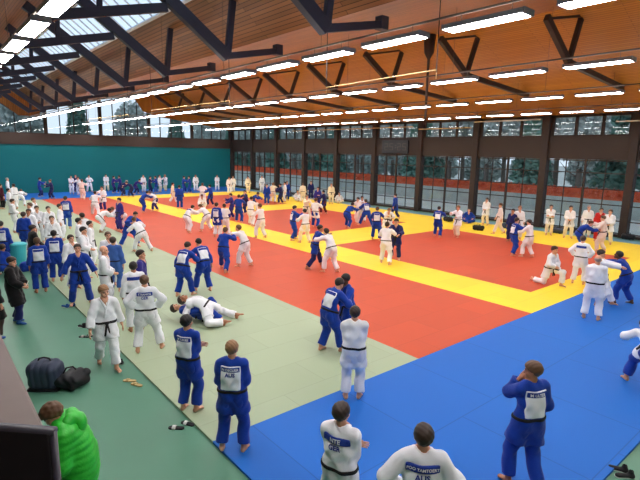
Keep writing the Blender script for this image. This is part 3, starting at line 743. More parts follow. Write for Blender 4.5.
def make_person(pos, rot, pose, top, bottom, hair, label, h, skin='skin_light', patch=None, scale=1.0, belt='belt_black', hk='short', mirror=False, texts=None, tilt=None, feet='foot'):
    f = FIGS.setdefault(pose, Fig(pose)); L = round(h, 3)
    body = cached((pose, L, 'body'), lambda: body_mesh(f, h))
    if not body.materials:
        body.materials.append(None); body.materials.append(M('eye_dark')); body.materials.append(M('lip'))
    o = bpy.data.objects.new('person', body); COL.objects.link(o)
    o.material_slots[0].link = 'OBJECT'; o.material_slots[0].material = M(skin)
    o.location = pos; o.rotation_euler = (0, 0, rot); o.scale = (-scale if mirror else scale, scale, scale)
    o['label'] = label; o['category'] = 'person'; o['group'] = 'people training and watching in the judo hall'
    jm = lambda: mesh_from('jacket', *nets(f.jacket, *f.jb(), h))
    tm = lambda: mesh_from('trousers', *nets(f.trousers, *f.bounds([f.P] + [q for k in (-1, 1) for q in f.leg[k]], .16), h))
    child('jacket', cached((pose, L, 'jacket'), jm), M(top), o)
    child('trousers', cached((pose, L, 'trousers'), tm), M(bottom), o)
    if belt:
        child('belt', cached((pose, L, 'belt'), lambda: mesh_from('belt', *nets(f.belt, *f.bounds([f.P, f.P+f.S1*.15, f.P+f.F1*.2+[0, 0, -.22]], .24), max(h*.7, .012)))), M(belt), o)
    if h < .03 and belt:
        child('collar', cached((pose, L, 'lapel'), lambda: mesh_from('collar', *nets(f.lapel, *f.bounds([f.C, f.N], .2), .0125))), M(top), o)
    if hk and hair:
        child('hair', cached((pose, 'hair', hk), lambda: mesh_from('hair', *place(tpl('hair_'+hk), f.HM, f.HC))), M(hair), o)
    if patch:
        bb = f.bounds([f.C, f.N], .2); ph = .0125 if h < .022 else .018
        strip = dict(x0=-.165, x1=.165, z0=-.15, z1=-.065, off=.0175)
        pt = None
        if patch == 'P':        # white number cloth with a blue name strip
            pt = child('back_patch', cached((pose, L, 'patch'), lambda: mesh_from('back_patch', *nets(f.patch, *bb, ph))), M('patch_white'), o)
            strip['x0'], strip['x1'], strip['z0'], strip['z1'] = -.138, .138, -.15, -.075
        sp = child('name_strip', cached((pose, L, 'strip'+patch), lambda: mesh_from('name_strip', *nets(lambda Q: f.patch(Q, **strip), *bb, ph))), M('strip_blue'), pt or o)
        for i, tx in enumerate(texts or ()):
            zc = ((strip['z0']+strip['z1'])/2 if i == 0 else -.19 - .085*(i-1))
            child('lettering', text_on_back(f, (pose, i), tx, min(.07 if patch == 'S' else .055, (.30 if patch == 'S' else .25)/(.60*len(tx))) if i == 0 else .08, zc), M('patch_white' if i == 0 else 'strip_blue'), sp if i == 0 else (pt or o))
    return o

PEOPLE = [
 (5.85, -3.27, 0.04, -2.325, 'front', 'cloth_blue', 'cloth_blue', 'hair_light', 'man in blue judo suit with big white back patch where blue and pale mats meet', 0.017, 0.975, {'patch': 'P', 'texts': ['N DECUER', 'AUS']}),
 (3.56, -3.33, 0.04, -2.814, 'crossed', 'cloth_white', 'cloth_white', 'hair_dark', 'dark-haired man in white judo suit with slanted blue name strip, cut off by bottom edge', 0.017, 0.984, {'patch': 'S', 'texts': ['NTE', 'GER']}),
 (2.65, -3.62, 0.04, -2.406, 'hips', 'cloth_white', 'cloth_white', 'hair_dark', 'broad man in white judo suit with wide blue name strip, lowest figure in the photo', 0.017, 1.018, {'patch': 'S', 'texts': ['POO TAMTOERT', 'AUS']}),
 (2.72, -5.99, 0.04, -2.016, 'phone', 'cloth_blue', 'cloth_blue', 'hair_brown', 'man in blue judo suit holding hand to face, alone on the blue mats', 0.017, 1.005, {'patch': 'P', 'texts': ['M ULTER']}),
 (7.3, -3.23, 0.04, -2.616, 'crossed', 'cloth_blue', 'cloth_blue', 'hair_black', 'black-haired man in blue judo suit standing beside the sandals on the green floor', 0.017, 0.976, {'patch': 'P', 'texts': ['M TUKIEE']}),
 (5.86, -5.76, 0.04, -2.4, 'crossed', 'cloth_white', 'cloth_white', 'hair_dark', 'man in plain white judo suit with black belt at the blue mat edge', 0.017, 0.996, {}),
 (7.77, -6.85, 0.04, -3.166, 'leanstand', 'cloth_blue', 'cloth_blue', 'hair_dark', 'judoka in blue with white back patch, gripping a partner where pale mats meet red', 0.017, 0.999, {'patch': 'P'}),
 (7.88, -7.48, 0.04, -0.149, 'grip', 'cloth_blue', 'cloth_blue', 'hair_black', 'dark-skinned judoka in blue, facing us over the shoulder of the blue partner', 0.017, 0.98, {'skin': 'skin_dark'}),
 (11.14, -5.51, 0.04, -0.721, 'prone', 'cloth_white', 'cloth_white', 'hair_dark', 'judoka in white lying over a blue opponent on the pale mats', 0.017, 1.014, {}),
 (11.42, -5.53, 0.04, -3.767, 'supine', 'cloth_blue', 'cloth_blue', 'hair_dark', 'judoka in blue pinned on his back under the white one', 0.017, 0.977, {}),
 (13.67, -6.01, 0.04, -2.648, 'leanstand', 'cloth_blue', 'cloth_blue', 'hair_dark', 'leaning judoka in blue with hanging arm, left one of the blue pair on pale mats', 0.021, 0.993, {'patch': 'P'}),
 (13.8, -6.75, 0.04, -1.502, 'leanstand', 'cloth_blue', 'cloth_blue', 'hair_black', 'judoka in blue bending over, right one of the blue pair on pale mats', 0.021, 1.001, {'patch': 'P', 'mirror': 1}),
 (10.23, -3.6, 0.04, -1.997, 'hipswide', 'cloth_white', 'cloth_white', 'hair_brown', 'man in white judo suit seen from behind, hands on hips, on pale mats', 0.017, 0.996, {'patch': 'S', 'texts': ['STIIANOS', 'GER']}),
 (10.07, -2.7, 0.0, 1.519, 'walk', 'cloth_white', 'cloth_white', 'hair_light', 'young man in white judo suit walking barefoot on the green floor toward us', 0.017, 1.005, {}),
 (14.65, -3.32, 0.04, 1.383, 'wide', 'cloth_blue', 'cloth_blue', 'hair_dark', 'man in blue judo suit facing us, arms held away from the body', 0.021, 1.014, {}),
 (13.68, -3.73, 0.04, -3.584, 'front', 'cloth_white', 'cloth_white', None, 'bald older man in white judo suit looking down, beside the blue man', 0.021, 1.027, {}),
 (15.34, -4.49, 0.04, -2.118, 'stand', 'cloth_denim', 'cloth_denim', 'hair_dark', 'slim person in faded light blue judo suit seen from behind, next to the bald man', 0.021, 0.987, {}),
 (16.17, -4.59, 0.04, 1.556, 'stand', 'cloth_white', 'cloth_white', 'hair_brown', 'person in white facing us, mostly hidden behind the faded blue suit', 0.021, 1.009, {}),
 (12.72, -4.4, 0.04, -3.738, 'stand', 'cloth_purple', 'cloth_purple', 'hair_dark', 'dark-haired person in purple-blue jacket looking to the right, behind a white one', 0.021, 1.012, {}),
 (11.59, -3.83, 0.04, -1.82, 'stand', 'cloth_white', 'cloth_white', 'hair_black', 'black-haired person in white with back lettering, behind the hands-on-hips man', 0.017, 0.988, {'patch': 'S'}),
 (20.86, -7.3, 0.04, -1.419, 'throw', 'cloth_white', 'cloth_white', 'hair_brown', 'judoka in white lunging into a throw at the edge of red and pale mats', 0.027, 0.97, {}),
 (22.47, -7.36, 0.04, -4.505, 'throw', 'cloth_blue', 'cloth_blue', 'hair_dark', 'judoka in blue being thrown, hidden behind the white lunging one', 0.027, 1.028, {}),
 (15.9, -8.62, 0.04, -2.556, 'gripwide', 'cloth_blue', 'cloth_blue', 'hair_brown', 'judoka in bright blue with legs apart on the red strip, gripping a white partner', 0.027, 0.988, {}),
 (16.03, -9.57, 0.04, -1.027, 'reach', 'cloth_white', 'cloth_white', 'hair_brown', 'judoka in white with outstretched arm gripping the bright blue one on the red strip', 0.027, 0.989, {}),
 (14.28, -11.75, 0.04, -3.516, 'gripwide', 'cloth_blue', 'cloth_navy', 'hair_dark', 'judoka in blue jacket and dark trousers stepping wide on the yellow band', 0.027, 1.024, {}),
 (13.33, -11.7, 0.04, -1.419, 'reach', 'cloth_white', 'cloth_white', 'hair_dark', 'judoka in white pushing the one in dark trousers on the yellow band', 0.027, 1.005, {}),
 (13.02, -14.43, 0.04, -2.617, 'grip', 'cloth_white', 'cloth_white', 'hair_dark', 'judoka in cream-white seen from behind at the near red square edge', 0.027, 0.998, {}),
 (13.42, -15.49, 0.04, 0.504, 'grip', 'cloth_navy', 'cloth_navy', 'hair_black', 'judoka in navy hidden behind the cream-white one at the near red square', 0.027, 1.016, {}),
 (15.84, -21.67, 0.04, -2.825, 'grip', 'cloth_blue', 'cloth_blue', 'hair_dark', 'judoka in blue gripping in the pair at the back of the near red square', 0.034, 0.972, {'patch': 'P'}),
 (15.2, -22.62, 0.04, -0.106, 'grip', 'cloth_white', 'cloth_cream', 'hair_light', 'fair-haired judoka in white gripping in the pair near the windows', 0.034, 1.012, {}),
 (10.86, -20.61, 0.04, -3.704, 'grip', 'cloth_blue', 'cloth_blue', 'hair_dark', 'judoka in blue in the standing pair on the right of the near red square', 0.027, 0.992, {'patch': 'P'}),
 (10.23, -20.77, 0.04, -1.602, 'grip', 'cloth_white', 'cloth_white', 'hair_dark', 'judoka in white in the standing pair on the right of the near red square', 0.027, 0.975, {}),
 (7.49, -16.88, 0.04, 1.465, 'lunge', 'cloth_white', 'cloth_white', 'hair_dark', 'judoka in white kneeling on one knee at the corner of the red square', 0.027, 1.01, {}),
 (4.98, -14.13, 0.04, -2.838, 'front', 'cloth_white', 'cloth_white', 'hair_grey', 'balding grey-haired man in white judo suit and black belt on the blue mats', 0.021, 1.026, {'hk': 'bald'}),
 (6.83, -17.78, 0.04, -3.019, 'hips', 'cloth_white', 'cloth_white', 'hair_dark', 'judoka in white with a blue name strip behind the grey-haired man', 0.027, 0.982, {'patch': 'S'}),
 (5.29, -15.83, 0.04, -4.25, 'pull', 'cloth_white', 'cloth_white', 'hair_dark', 'dark-haired judoka in white pulled by the arms, half hidden by the grey-haired man', 0.021, 1.008, {}),
 (5.02, -16.52, 0.04, -1.52, 'reach', 'cloth_blue', 'cloth_blue', 'hair_black', 'dark-skinned judoka in blue leaning back and pulling with both arms at the right edge', 0.027, 0.988, {'skin': 'skin_dark'}),
 (9.42, -24.29, 0.04, -4.133, 'gripbend', 'cloth_blue', 'cloth_blue', 'hair_brown', 'judoka in blue bent forward on the yellow band below the standing watchers', 0.034, 1.015, {}),
 (8.71, -24.91, 0.04, -1.322, 'grip', 'cloth_pinkish', 'cloth_pinkish', 'hair_brown', 'judoka in pinkish white gripping the bent blue one below the watchers', 0.034, 1.013, {}),
 (12.57, -27.78, 0.04, 0.425, 'crossed', 'cloth_white', 'cloth_cream', 'hair_dark', 'watcher in white with crossed arms by the dark pillar under the windows', 0.034, 0.983, {}),
 (11.45, -27.68, 0.04, 0.427, 'front', 'cloth_white', 'cloth_cream', 'hair_dark', 'watcher in white with hands at belt, second from the dark pillar', 0.034, 1.02, {}),
 (11.0, -28.94, 0.04, 0.538, 'stand', 'cloth_white', 'cloth_white', 'hair_grey', 'white-haired watcher in white behind the bent blue judoka', 0.034, 1.009, {'hk': 'short'}),
 (10.05, -28.12, 0.04, 0.343, 'stand', 'cloth_red', 'cloth_red', 'hair_dark', 'person in red shirt among the white watchers by the windows', 0.034, 1.011, {'belt': None}),
 (9.39, -27.54, 0.04, 0.119, 'front', 'cloth_white', 'cloth_cream', 'hair_brown', 'watcher in white standing right of the red shirt', 0.034, 1.019, {}),
 (16.89, -28.19, 0.04, 0.016, 'front', 'cloth_white', 'cloth_cream', 'hair_dark', 'person in white standing on the pale blue strip beneath the windows, legs apart', 0.034, 0.996, {}),
 (14.41, -25.61, 0.04, -0.971, 'walk', 'cloth_pinkish', 'cloth_pinkish', 'hair_brown', 'person in pinkish white walking along the yellow window band', 0.034, 1.016, {}),
 (18.06, -28.02, 0.04, 0.572, 'sit', 'cloth_blue', 'cloth_blue', 'hair_dark', 'person in blue sitting on the floor against a window pillar', 0.034, 1.023, {}),
 (12.72, -23.82, 0.04, -0.033, 'stand', 'cloth_navy', 'cloth_navy', 'hair_black', 'dark-haired person in navy behind the standing pair, near the windows', 0.034, 0.976, {}),
 (12.93, -24.88, 0.04, 0.741, 'stand', 'cloth_white', 'cloth_white', 'hair_light', 'person in white behind the standing pair, near the windows', 0.034, 1.021, {}),
 (22.06, -25.26, 0.04, -1.377, 'walk', 'cloth_blue', 'cloth_navy', 'hair_dark', 'person in blue walking along the windows right of the scoreboard', 0.034, 0.994, {}),
 (17.09, -18.16, 0.04, -2.421, 'grip', 'cloth_blue', 'cloth_blue', 'hair_brown', 'judoka in blue with large back patch seen from behind on the yellow cross band', 0.027, 0.999, {'patch': 'P'}),
 (18.3, -20.33, 0.04, 0.907, 'gripbend', 'cloth_white', 'cloth_white', 'hair_light', 'judoka in white bending toward the blue one on the yellow cross band', 0.034, 0.979, {}),
 (20.86, -21.21, 0.04, -1.981, 'gripwide', 'cloth_blue', 'cloth_blue', 'hair_dark', 'tall judoka in blue stooping, just left of the yellow cross band pair', 0.034, 1.012, {'patch': 'P'}),
 (22.29, -22.18, 0.04, 1.137, 'grip', 'cloth_white', 'cloth_white', 'hair_dark', 'judoka in white facing us over the bending tall blue one', 0.034, 0.988, {}),
 (20.89, -19.7, 0.04, -3.112, 'gripbend', 'cloth_blue', 'cloth_blue', 'hair_dark', 'judoka in blue doubled over at the edge of the middle red square', 0.034, 1.022, {}),
 (21.75, -21.38, 0.04, 0.009, 'grip', 'cloth_pinkish', 'cloth_pinkish', 'hair_dark', 'judoka in pinkish white gripping the doubled-over blue one', 0.034, 0.987, {}),
 (31.75, -27.81, 0.04, 0.939, 'stand', 'cloth_cream', 'cloth_cream', 'hair_light', 'person in cream standing by a window pillar left of the middle windows', 0.034, 1.004, {}),
 (32.03, -29.01, 0.04, 0.87, 'sit', 'cloth_white', 'cloth_cream', 'hair_brown', 'person in white sitting on the mats beside the cream one, by the windows', 0.034, 0.994, {}),
 (29.0, -24.02, 0.04, 0.705, 'stand', 'cloth_purple', 'cloth_purple', 'hair_dark', 'person in purple standing before the windows behind the blue-trousered one', 0.034, 1.007, {}),
 (35.97, -28.91, 0.04, 0.981, 'stand', 'cloth_navy', 'cloth_navy', 'hair_black', 'tall person in navy standing against the window, left of the purple one', 0.034, 0.982, {}),
 (33.9, -26.33, 0.04, -2.371, 'stand', 'cloth_cream', 'cloth_cream', 'hair_brown', 'person in cream with back to us, standing left of the navy one', 0.034, 0.981, {}),
 (35.31, -26.76, 0.04, 1.446, 'sit', 'cloth_white', 'cloth_white', 'hair_brown', 'person in white sitting at the windows left of the cream back', 0.034, 1.015, {}),
 (36.05, -26.14, 0.04, 1.205, 'stand', 'cloth_blue', 'cloth_blue', 'hair_dark', 'person in blue standing at the windows, left of the sitting white one', 0.034, 1.015, {}),
 (26.75, -22.77, 0.04, -1.054, 'grip', 'cloth_navy', 'cloth_maroon', 'hair_black', 'judoka with dark jacket and maroon trousers on the far side of the middle red square', 0.034, 1.004, {}),
 (21.97, -18.02, 0.04, -2.607, 'grip', 'cloth_white', 'cloth_blue', 'hair_brown', 'judoka in white jacket and blue trousers in the middle red square', 0.034, 1.025, {}),
 (24.59, -19.4, 0.04, 1.427, 'grip', 'cloth_cream', 'cloth_cream', 'hair_light', 'judoka in cream facing the blue-trousered one in the middle red square', 0.034, 0.982, {}),
 (19.51, -14.56, 0.04, -3.521, 'grip', 'cloth_blue', 'cloth_blue', 'hair_black', 'judoka in blue of the pair standing on the long yellow band, left one', 0.027, 1.021, {'patch': 'P'}),
 (18.51, -14.56, 0.04, -1.626, 'grip', 'cloth_white', 'cloth_cream', 'hair_black', 'judoka in white of the pair on the long yellow band, seen from behind', 0.027, 0.98, {}),
 (34.95, -23.85, 0.04, -2.344, 'grip', 'cloth_cream', 'cloth_white', 'hair_light', 'judoka in yellowish white with back to us on the far yellow cross band', 0.034, 1.028, {}),
 (33.93, -23.99, 0.04, -0.79, 'grip', 'cloth_navy', 'cloth_navy', 'hair_dark', 'dark judoka with black trousers on the far yellow cross band', 0.034, 1.007, {}),
 (35.12, -25.27, 0.04, -0.449, 'stand', 'cloth_white', 'cloth_white', 'hair_dark', 'person in white just right of the dark judoka on the far cross band', 0.034, 1.006, {}),
 (37.28, -25.1, 0.04, -3.211, 'gripbend', 'cloth_blue', 'cloth_blue', 'hair_dark', 'judoka in blue arched over behind the yellowish white one', 0.034, 1.028, {}),
 (45.14, -29.33, 0.04, 1.029, 'stand', 'cloth_white', 'cloth_white', 'hair_dark', 'person in white standing at the foot of the leftmost windows', 0.034, 1.017, {}),
 (44.73, -27.28, 0.04, 1.198, 'stand', 'cloth_cream', 'cloth_cream', 'hair_dark', 'person in pale yellow-white standing near the corner of the hall', 0.034, 1.017, {}),
 (45.07, -25.19, 0.04, 1.41, 'stand', 'cloth_white', 'cloth_white', 'hair_dark', 'left one of two people in white standing in the hall corner', 0.034, 0.973, {}),
 (46.13, -26.29, 0.04, 0.704, 'stand', 'cloth_white', 'cloth_white', 'hair_brown', 'right one of two people in white standing in the hall corner', 0.034, 0.992, {}),
 (49.14, -25.96, 0.04, 1.12, 'front', 'cloth_white', 'cloth_white', 'hair_black', 'person with a large dark mop of hair before the right end of the teal wall', 0.034, 0.975, {'hk': 'curly'}),
 (34.09, -22.65, 0.04, 0.81, 'stand', 'cloth_blue', 'cloth_blue', 'hair_black', 'person in blue standing at the leftmost windows beside a white one', 0.034, 0.982, {}),
 (22.46, -12.27, 0.04, -1.861, 'grip', 'cloth_white', 'cloth_white', 'hair_dark', 'judoka in white with back to us, left of the tall blue one', 0.027, 0.983, {}),
 (26.14, -15.27, 0.04, -2.361, 'grip', 'cloth_blue', 'cloth_blue', 'hair_dark', 'tall judoka in blue seen from behind at the centre-left of the yellow band', 0.034, 1.022, {}),
 (27.96, -15.81, 0.04, -0.515, 'grip', 'cloth_purple', 'cloth_purple', 'hair_dark', 'judoka in purple squeezed between a white and a tall blue one', 0.034, 0.978, {}),
 (29.7, -17.93, 0.04, -0.02, 'grip', 'cloth_navy', 'cloth_navy', 'hair_black', 'judoka in navy right behind the tall blue one', 0.034, 0.988, {}),
 (30.39, -19.04, 0.04, -4.138, 'gripbend', 'cloth_blue', 'cloth_white', 'hair_dark', 'judoka in blue bending with white trousers in front of the corner windows', 0.034, 1.0, {}),
 (24.69, -15.25, 0.04, -2.735, 'grip', 'cloth_white', 'cloth_white', 'hair_dark', 'judoka in white with dark belt, left one of the white pair on the yellow band', 0.034, 1.021, {}),
 (20.91, -13.52, 0.04, -1.272, 'grip', 'cloth_white', 'cloth_white', 'hair_brown', 'brown-haired judoka in white, right one of the white pair on the yellow band', 0.027, 1.028, {}),
 (22.42, -11.78, 0.04, -2.578, 'stand', 'cloth_blue', 'cloth_white', 'hair_dark', 'judoka in blue with white back patch and white trousers behind the bright blue one', 0.027, 1.012, {'patch': 'P'}),
 (24.65, -11.24, 0.04, -2.839, 'gripbend', 'cloth_white', 'cloth_white', 'hair_dark', 'left one of two white judoka locked head to head on the red strip', 0.034, 0.983, {'patch': 'S'}),
 (24.49, -12.19, 0.04, -1.018, 'gripbend', 'cloth_white', 'cloth_white', 'hair_brown', 'right one of two white judoka locked head to head, dark belt hanging', 0.034, 1.003, {}),
 (34.85, -15.23, 0.04, -2.088, 'stand', 'cloth_blue', 'cloth_blue', 'hair_black', 'person in bright blue seen from behind on the far yellow band', 0.034, 1.012, {}),
 (39.13, -16.49, 0.04, -3.279, 'stride', 'cloth_cream', 'cloth_white', 'hair_dark', 'person in cream-white striding across the farthest red square', 0.034, 0.973, {}),
 (37.19, -18.29, 0.04, -2.028, 'grip', 'cloth_white', 'cloth_white', 'hair_brown', 'judoka in white with back to us on the farthest red square', 0.034, 1.011, {}),
 (35.52, -18.17, 0.04, -0.996, 'grip', 'cloth_blue', 'cloth_navy', 'hair_black', 'judoka in blue facing the white back on the farthest red square', 0.034, 0.992, {}),
 (34.02, -16.64, 0.04, 1.29, 'squat', 'cloth_white', 'cloth_white', 'hair_black', 'dark-haired person in white crouching before the farthest red square pair', 0.034, 1.005, {}),
 (47.77, -21.35, 0.04, -3.65, 'grip', 'cloth_blue', 'cloth_blue', 'hair_black', 'left one of the blue pair wrestling against the teal wall', 0.034, 1.01, {}),
 (47.48, -21.93, 0.04, -0.345, 'grip', 'cloth_blue', 'cloth_blue', 'hair_dark', 'right one of the blue pair wrestling against the teal wall', 0.034, 1.01, {}),
 (49.54, -23.57, 0.04, 1.162, 'stand', 'cloth_white', 'cloth_white', 'hair_dark', 'person in white standing alone before the teal wall right of the blue pair', 0.034, 1.001, {}),
 (34.38, -12.31, 0.04, -2.998, 'gripbend', 'cloth_blue', 'cloth_blue', 'hair_black', 'judoka in blue bent low on the yellow band, far left of the middle', 0.034, 1.003, {}),
 (34.68, -13.22, 0.04, -0.45, 'gripbend', 'cloth_white', 'cloth_purple', 'hair_brown', 'judoka in white jacket tangled with the low blue one on the yellow band', 0.034, 0.982, {}),
 (50.75, -18.26, 0.04, -4.534, 'stand', 'cloth_white', 'cloth_white', 'hair_dark', 'person in white at the teal wall, left of the dark huddle', 0.034, 1.0, {}),
 (49.31, -18.38, 0.04, -3.587, 'grip', 'cloth_navy', 'cloth_navy', 'hair_black', 'judoka in navy in the huddle at the middle of the teal wall', 0.034, 0.978, {}),
 (49.0, -18.96, 0.04, -0.28, 'grip', 'cloth_blue', 'cloth_denim', 'hair_dark', 'judoka in blue with pale trousers in the huddle at the teal wall', 0.034, 0.999, {}),
 (50.02, -19.7, 0.04, -4.04, 'stand', 'cloth_white', 'cloth_cream', 'hair_dark', 'left one of two whites right of the huddle at the teal wall', 0.034, 1.002, {}),
 (50.95, -20.74, 0.04, 0.486, 'grip', 'cloth_white', 'cloth_cream', 'hair_light', 'right one of two whites right of the huddle at the teal wall', 0.034, 1.016, {}),
 (47.24, -15.07, 0.04, -3.363, 'gripbend', 'cloth_navy', 'cloth_navy', 'hair_grey', 'pale-haired judoka in navy bending by the teal wall', 0.034, 0.994, {}),
 (45.95, -15.3, 0.04, -0.496, 'gripbend', 'cloth_navy', 'cloth_navy', 'hair_black', 'black-haired judoka in navy bending against the pale-haired one', 0.034, 0.971, {}),
 (48.78, -16.84, 0.04, -3.649, 'gripbend', 'cloth_purple', 'cloth_navy', 'hair_dark', 'judoka in purple jacket bending behind the navy pair at the teal wall', 0.034, 1.002, {}),
 (50.91, -15.27, 0.04, -3.26, 'grip', 'cloth_purple', 'cloth_navy', 'hair_dark', 'left one of the purple-clad pair near the teal wall', 0.034, 0.982, {}),
 (50.61, -15.86, 0.04, -0.477, 'grip', 'cloth_purple', 'cloth_navy', 'hair_black', 'right one of the purple-clad pair near the teal wall', 0.034, 1.014, {}),
 (53.3, -15.29, 0.04, 1.326, 'front', 'cloth_white', 'cloth_cream', 'hair_dark', 'person in white before the teal wall left of the purple pair', 0.034, 0.993, {}),
 (53.3, -13.61, 0.04, 1.495, 'grip', 'cloth_white', 'cloth_white', 'hair_dark', 'person in white before the teal wall behind the pink-white pair', 0.034, 0.993, {}),
 (45.16, -10.92, 0.04, -2.332, 'grip', 'cloth_pinkish', 'cloth_pinkish', 'hair_brown', 'judoka in pinkish white on the far end of the red strip', 0.034, 1.025, {}),
 (50.14, -11.88, 0.04, 0.814, 'grip', 'cloth_white', 'cloth_white', 'hair_dark', 'judoka in white facing the pinkish one at the far end of the red strip', 0.034, 0.994, {}),
 (51.56, -11.55, 0.04, 1.385, 'crossed', 'cloth_white', 'cloth_white', 'hair_dark', 'person in white standing squarely before the teal wall, left of a dark blue one', 0.034, 0.991, {}),
 (53.3, -12.37, 0.04, 1.517, 'stand', 'cloth_navy', 'cloth_navy', 'hair_black', 'person in dark blue half hidden right of the square-standing white one at the teal wall', 0.034, 0.991, {}),
 (49.65, -8.49, 0.04, -3.224, 'grip', 'cloth_blue', 'cloth_navy', 'hair_black', 'left one of two dark blue figures at the left part of the teal wall', 0.034, 0.999, {}),
 (47.24, -8.99, 0.04, -0.275, 'grip', 'cloth_navy', 'cloth_navy', 'hair_brown', 'right one of two dark blue figures at the left part of the teal wall', 0.034, 0.976, {}),
 (33.97, -8.95, 0.04, -2.09, 'gripwide', 'cloth_white', 'cloth_white', 'hair_dark', 'judoka in white seen from behind with legs apart on the far red strip', 0.034, 1.003, {}),
 (36.44, -10.16, 0.04, 0.863, 'grip', 'cloth_white', 'cloth_purple', 'hair_dark', 'judoka with white jacket and purple trousers facing the legs-apart one', 0.034, 1.025, {}),
 (27.32, -7.52, 0.04, -3.069, 'lowbend', 'cloth_white', 'cloth_white', 'hair_black', 'left one of two white judoka bent low where red meets pale mats', 0.034, 1.004, {}),
 (27.48, -8.53, 0.04, -0.555, 'lowbend', 'cloth_white', 'cloth_white', 'hair_brown', 'right one of two white judoka bent low where red meets pale mats', 0.034, 1.015, {}),
 (26.87, -8.32, 0.04, 0.224, 'stand', 'cloth_purple', 'cloth_purple', 'hair_black', 'person in purple standing behind the two low-bent whites', 0.034, 1.027, {}),
 (29.22, -6.19, 0.04, -1.814, 'stand', 'cloth_blue', 'cloth_denim', 'hair_dark', 'person in blue with white back patch walking away on the pale mats', 0.034, 1.021, {'patch': 'P'}),
 (48.86, -5.96, 0.04, -3.263, 'stand', 'cloth_white', 'cloth_white', 'hair_grey', 'pale-haired person in white, farthest in the left crowd', 0.034, 1.015, {}),
 (41.04, -4.54, 0.04, -2.729, 'stand', 'cloth_maroon', 'cloth_black', 'hair_black', 'person in maroon and black at the left edge, far back', 0.034, 1.019, {'belt': None}),
 (40.69, -5.33, 0.04, -1.002, 'stand', 'cloth_white', 'cloth_white', 'hair_dark', 'person in white second farthest in the left crowd', 0.034, 1.019, {}),
 (37.25, -4.54, 0.04, -3.002, 'stand', 'cloth_white', 'cloth_white', 'hair_black', 'person in white with black hair near the left edge, behind the cluster', 0.034, 0.985, {}),
 (29.35, -3.7, 0.04, -3.181, 'front', 'cloth_white', 'cloth_white', 'hair_dark', 'person in white looking right with hands together, left part of the crowd', 0.034, 0.999, {}),
 (42.65, -5.96, 0.04, -1.884, 'lowbend', 'cloth_white', 'cloth_white', 'hair_brown', 'person in white bent double showing a rounded back, left crowd', 0.034, 0.991, {}),
 (29.7, -4.72, 0.04, -3.823, 'stand', 'cloth_white', 'cloth_white', 'hair_brown', 'person in white behind the open-jacket man in the left crowd', 0.034, 0.986, {}),
 (26.78, -4.11, 0.04, 0.023, 'stand', 'cloth_white', 'cloth_white', 'hair_brown', 'brown-haired person in white facing left in the left crowd', 0.034, 1.004, {'hk': 'curly'}),
 (25.53, -4.17, 0.04, 1.496, 'front', 'cloth_white', 'cloth_white', 'hair_dark', 'man in white with open jacket facing us in the left crowd', 0.027, 0.989, {}),
 (24.14, -3.63, 0.04, 1.073, 'stand', 'cloth_white', 'cloth_white', 'hair_dark', 'person in white squeezed behind the blue jacket in the left crowd', 0.027, 1.007, {}),
 (23.11, -3.27, 0.04, -2.148, 'stand', 'cloth_blue', 'cloth_blue', 'hair_dark', 'person in blue jacket standing among the whites by the teal bin', 0.027, 1.005, {}),
 (25.26, -4.59, 0.04, -4.543, 'stand', 'cloth_white', 'cloth_white', 'hair_dark', 'person in white alone between the crowd and the blue back patch walker', 0.027, 0.976, {}),
 (25.76, -5.17, 0.04, -3.515, 'stand', 'cloth_white', 'cloth_white', 'hair_dark', 'person in white facing right beside the walking blue back patch', 0.034, 0.997, {}),
 (21.41, -3.99, 0.04, 1.421, 'stand', 'cloth_white', 'cloth_white', 'hair_dark', 'man in white facing us just behind a blue back', 0.027, 0.993, {}),
 (19.24, -2.94, 0.0, -3.12, 'coat', 'cloth_black', 'cloth_black', 'hair_dark', 'person in dark jacket facing right among the judoka, by the teal bin', 0.027, 1.012, {'belt': None}),
 (17.76, -3.33, 0.04, -1.861, 'stand', 'cloth_blue', 'cloth_blue', 'hair_black', 'judoka in blue with white back patch seen from behind, farther of two on the left', 0.027, 0.975, {'patch': 'P'}),
 (16.76, -2.67, 0.0, -1.624, 'stand', 'cloth_blue', 'cloth_blue', 'hair_brown', 'judoka in blue with white back patch from behind, nearer of two on the green floor', 0.021, 0.98, {'patch': 'P'}),
 (21.01, -2.22, 0.0, -1.886, 'stand', 'cloth_blue', 'cloth_blue', 'hair_black', 'person in blue cut by the left edge, behind the teal bin', 0.027, 1.001, {'patch': 'P'}),
 (19.76, -2.01, 0.0, -2.199, 'squat', 'cloth_blue', 'cloth_blue', 'hair_dark', 'person in bright blue crouching at the left edge above the black coat man', 0.027, 0.994, {}),
 (21.51, -5.14, 0.04, -1.281, 'stand', 'cloth_white', 'cloth_white', 'hair_dark', 'person in white farthest of the four white heads beside the red strip', 0.027, 1.01, {}),
 (20.29, -4.69, 0.04, -3.283, 'stand', 'cloth_white', 'cloth_white', 'hair_black', 'person in white leftmost of the four white heads beside the red strip', 0.027, 0.99, {}),
 (19.34, -4.85, 0.04, -3.563, 'stand', 'cloth_white', 'cloth_white', 'hair_black', 'person in white rightmost of the four white heads beside the red strip', 0.027, 0.982, {}),
 (17.45, -4.15, 0.04, -3.726, 'front', 'cloth_white', 'cloth_white', 'hair_black', 'person in white with black belt, nearest of the four white heads beside the red strip', 0.027, 1.026, {}),
 (16.46, -3.55, 0.04, -4.402, 'stand', 'cloth_white', 'cloth_white', 'hair_dark', 'person in white facing us behind the arms-wide blue man', 0.021, 0.985, {}),
 (14.13, -1.62, 0.0, -3.64, 'coat', 'cloth_black', 'cloth_navy', 'hair_dark', 'man in long black coat and blue shoes looking at his phone, left edge', 0.021, 0.979, {'belt': None, 'coat': 1}),
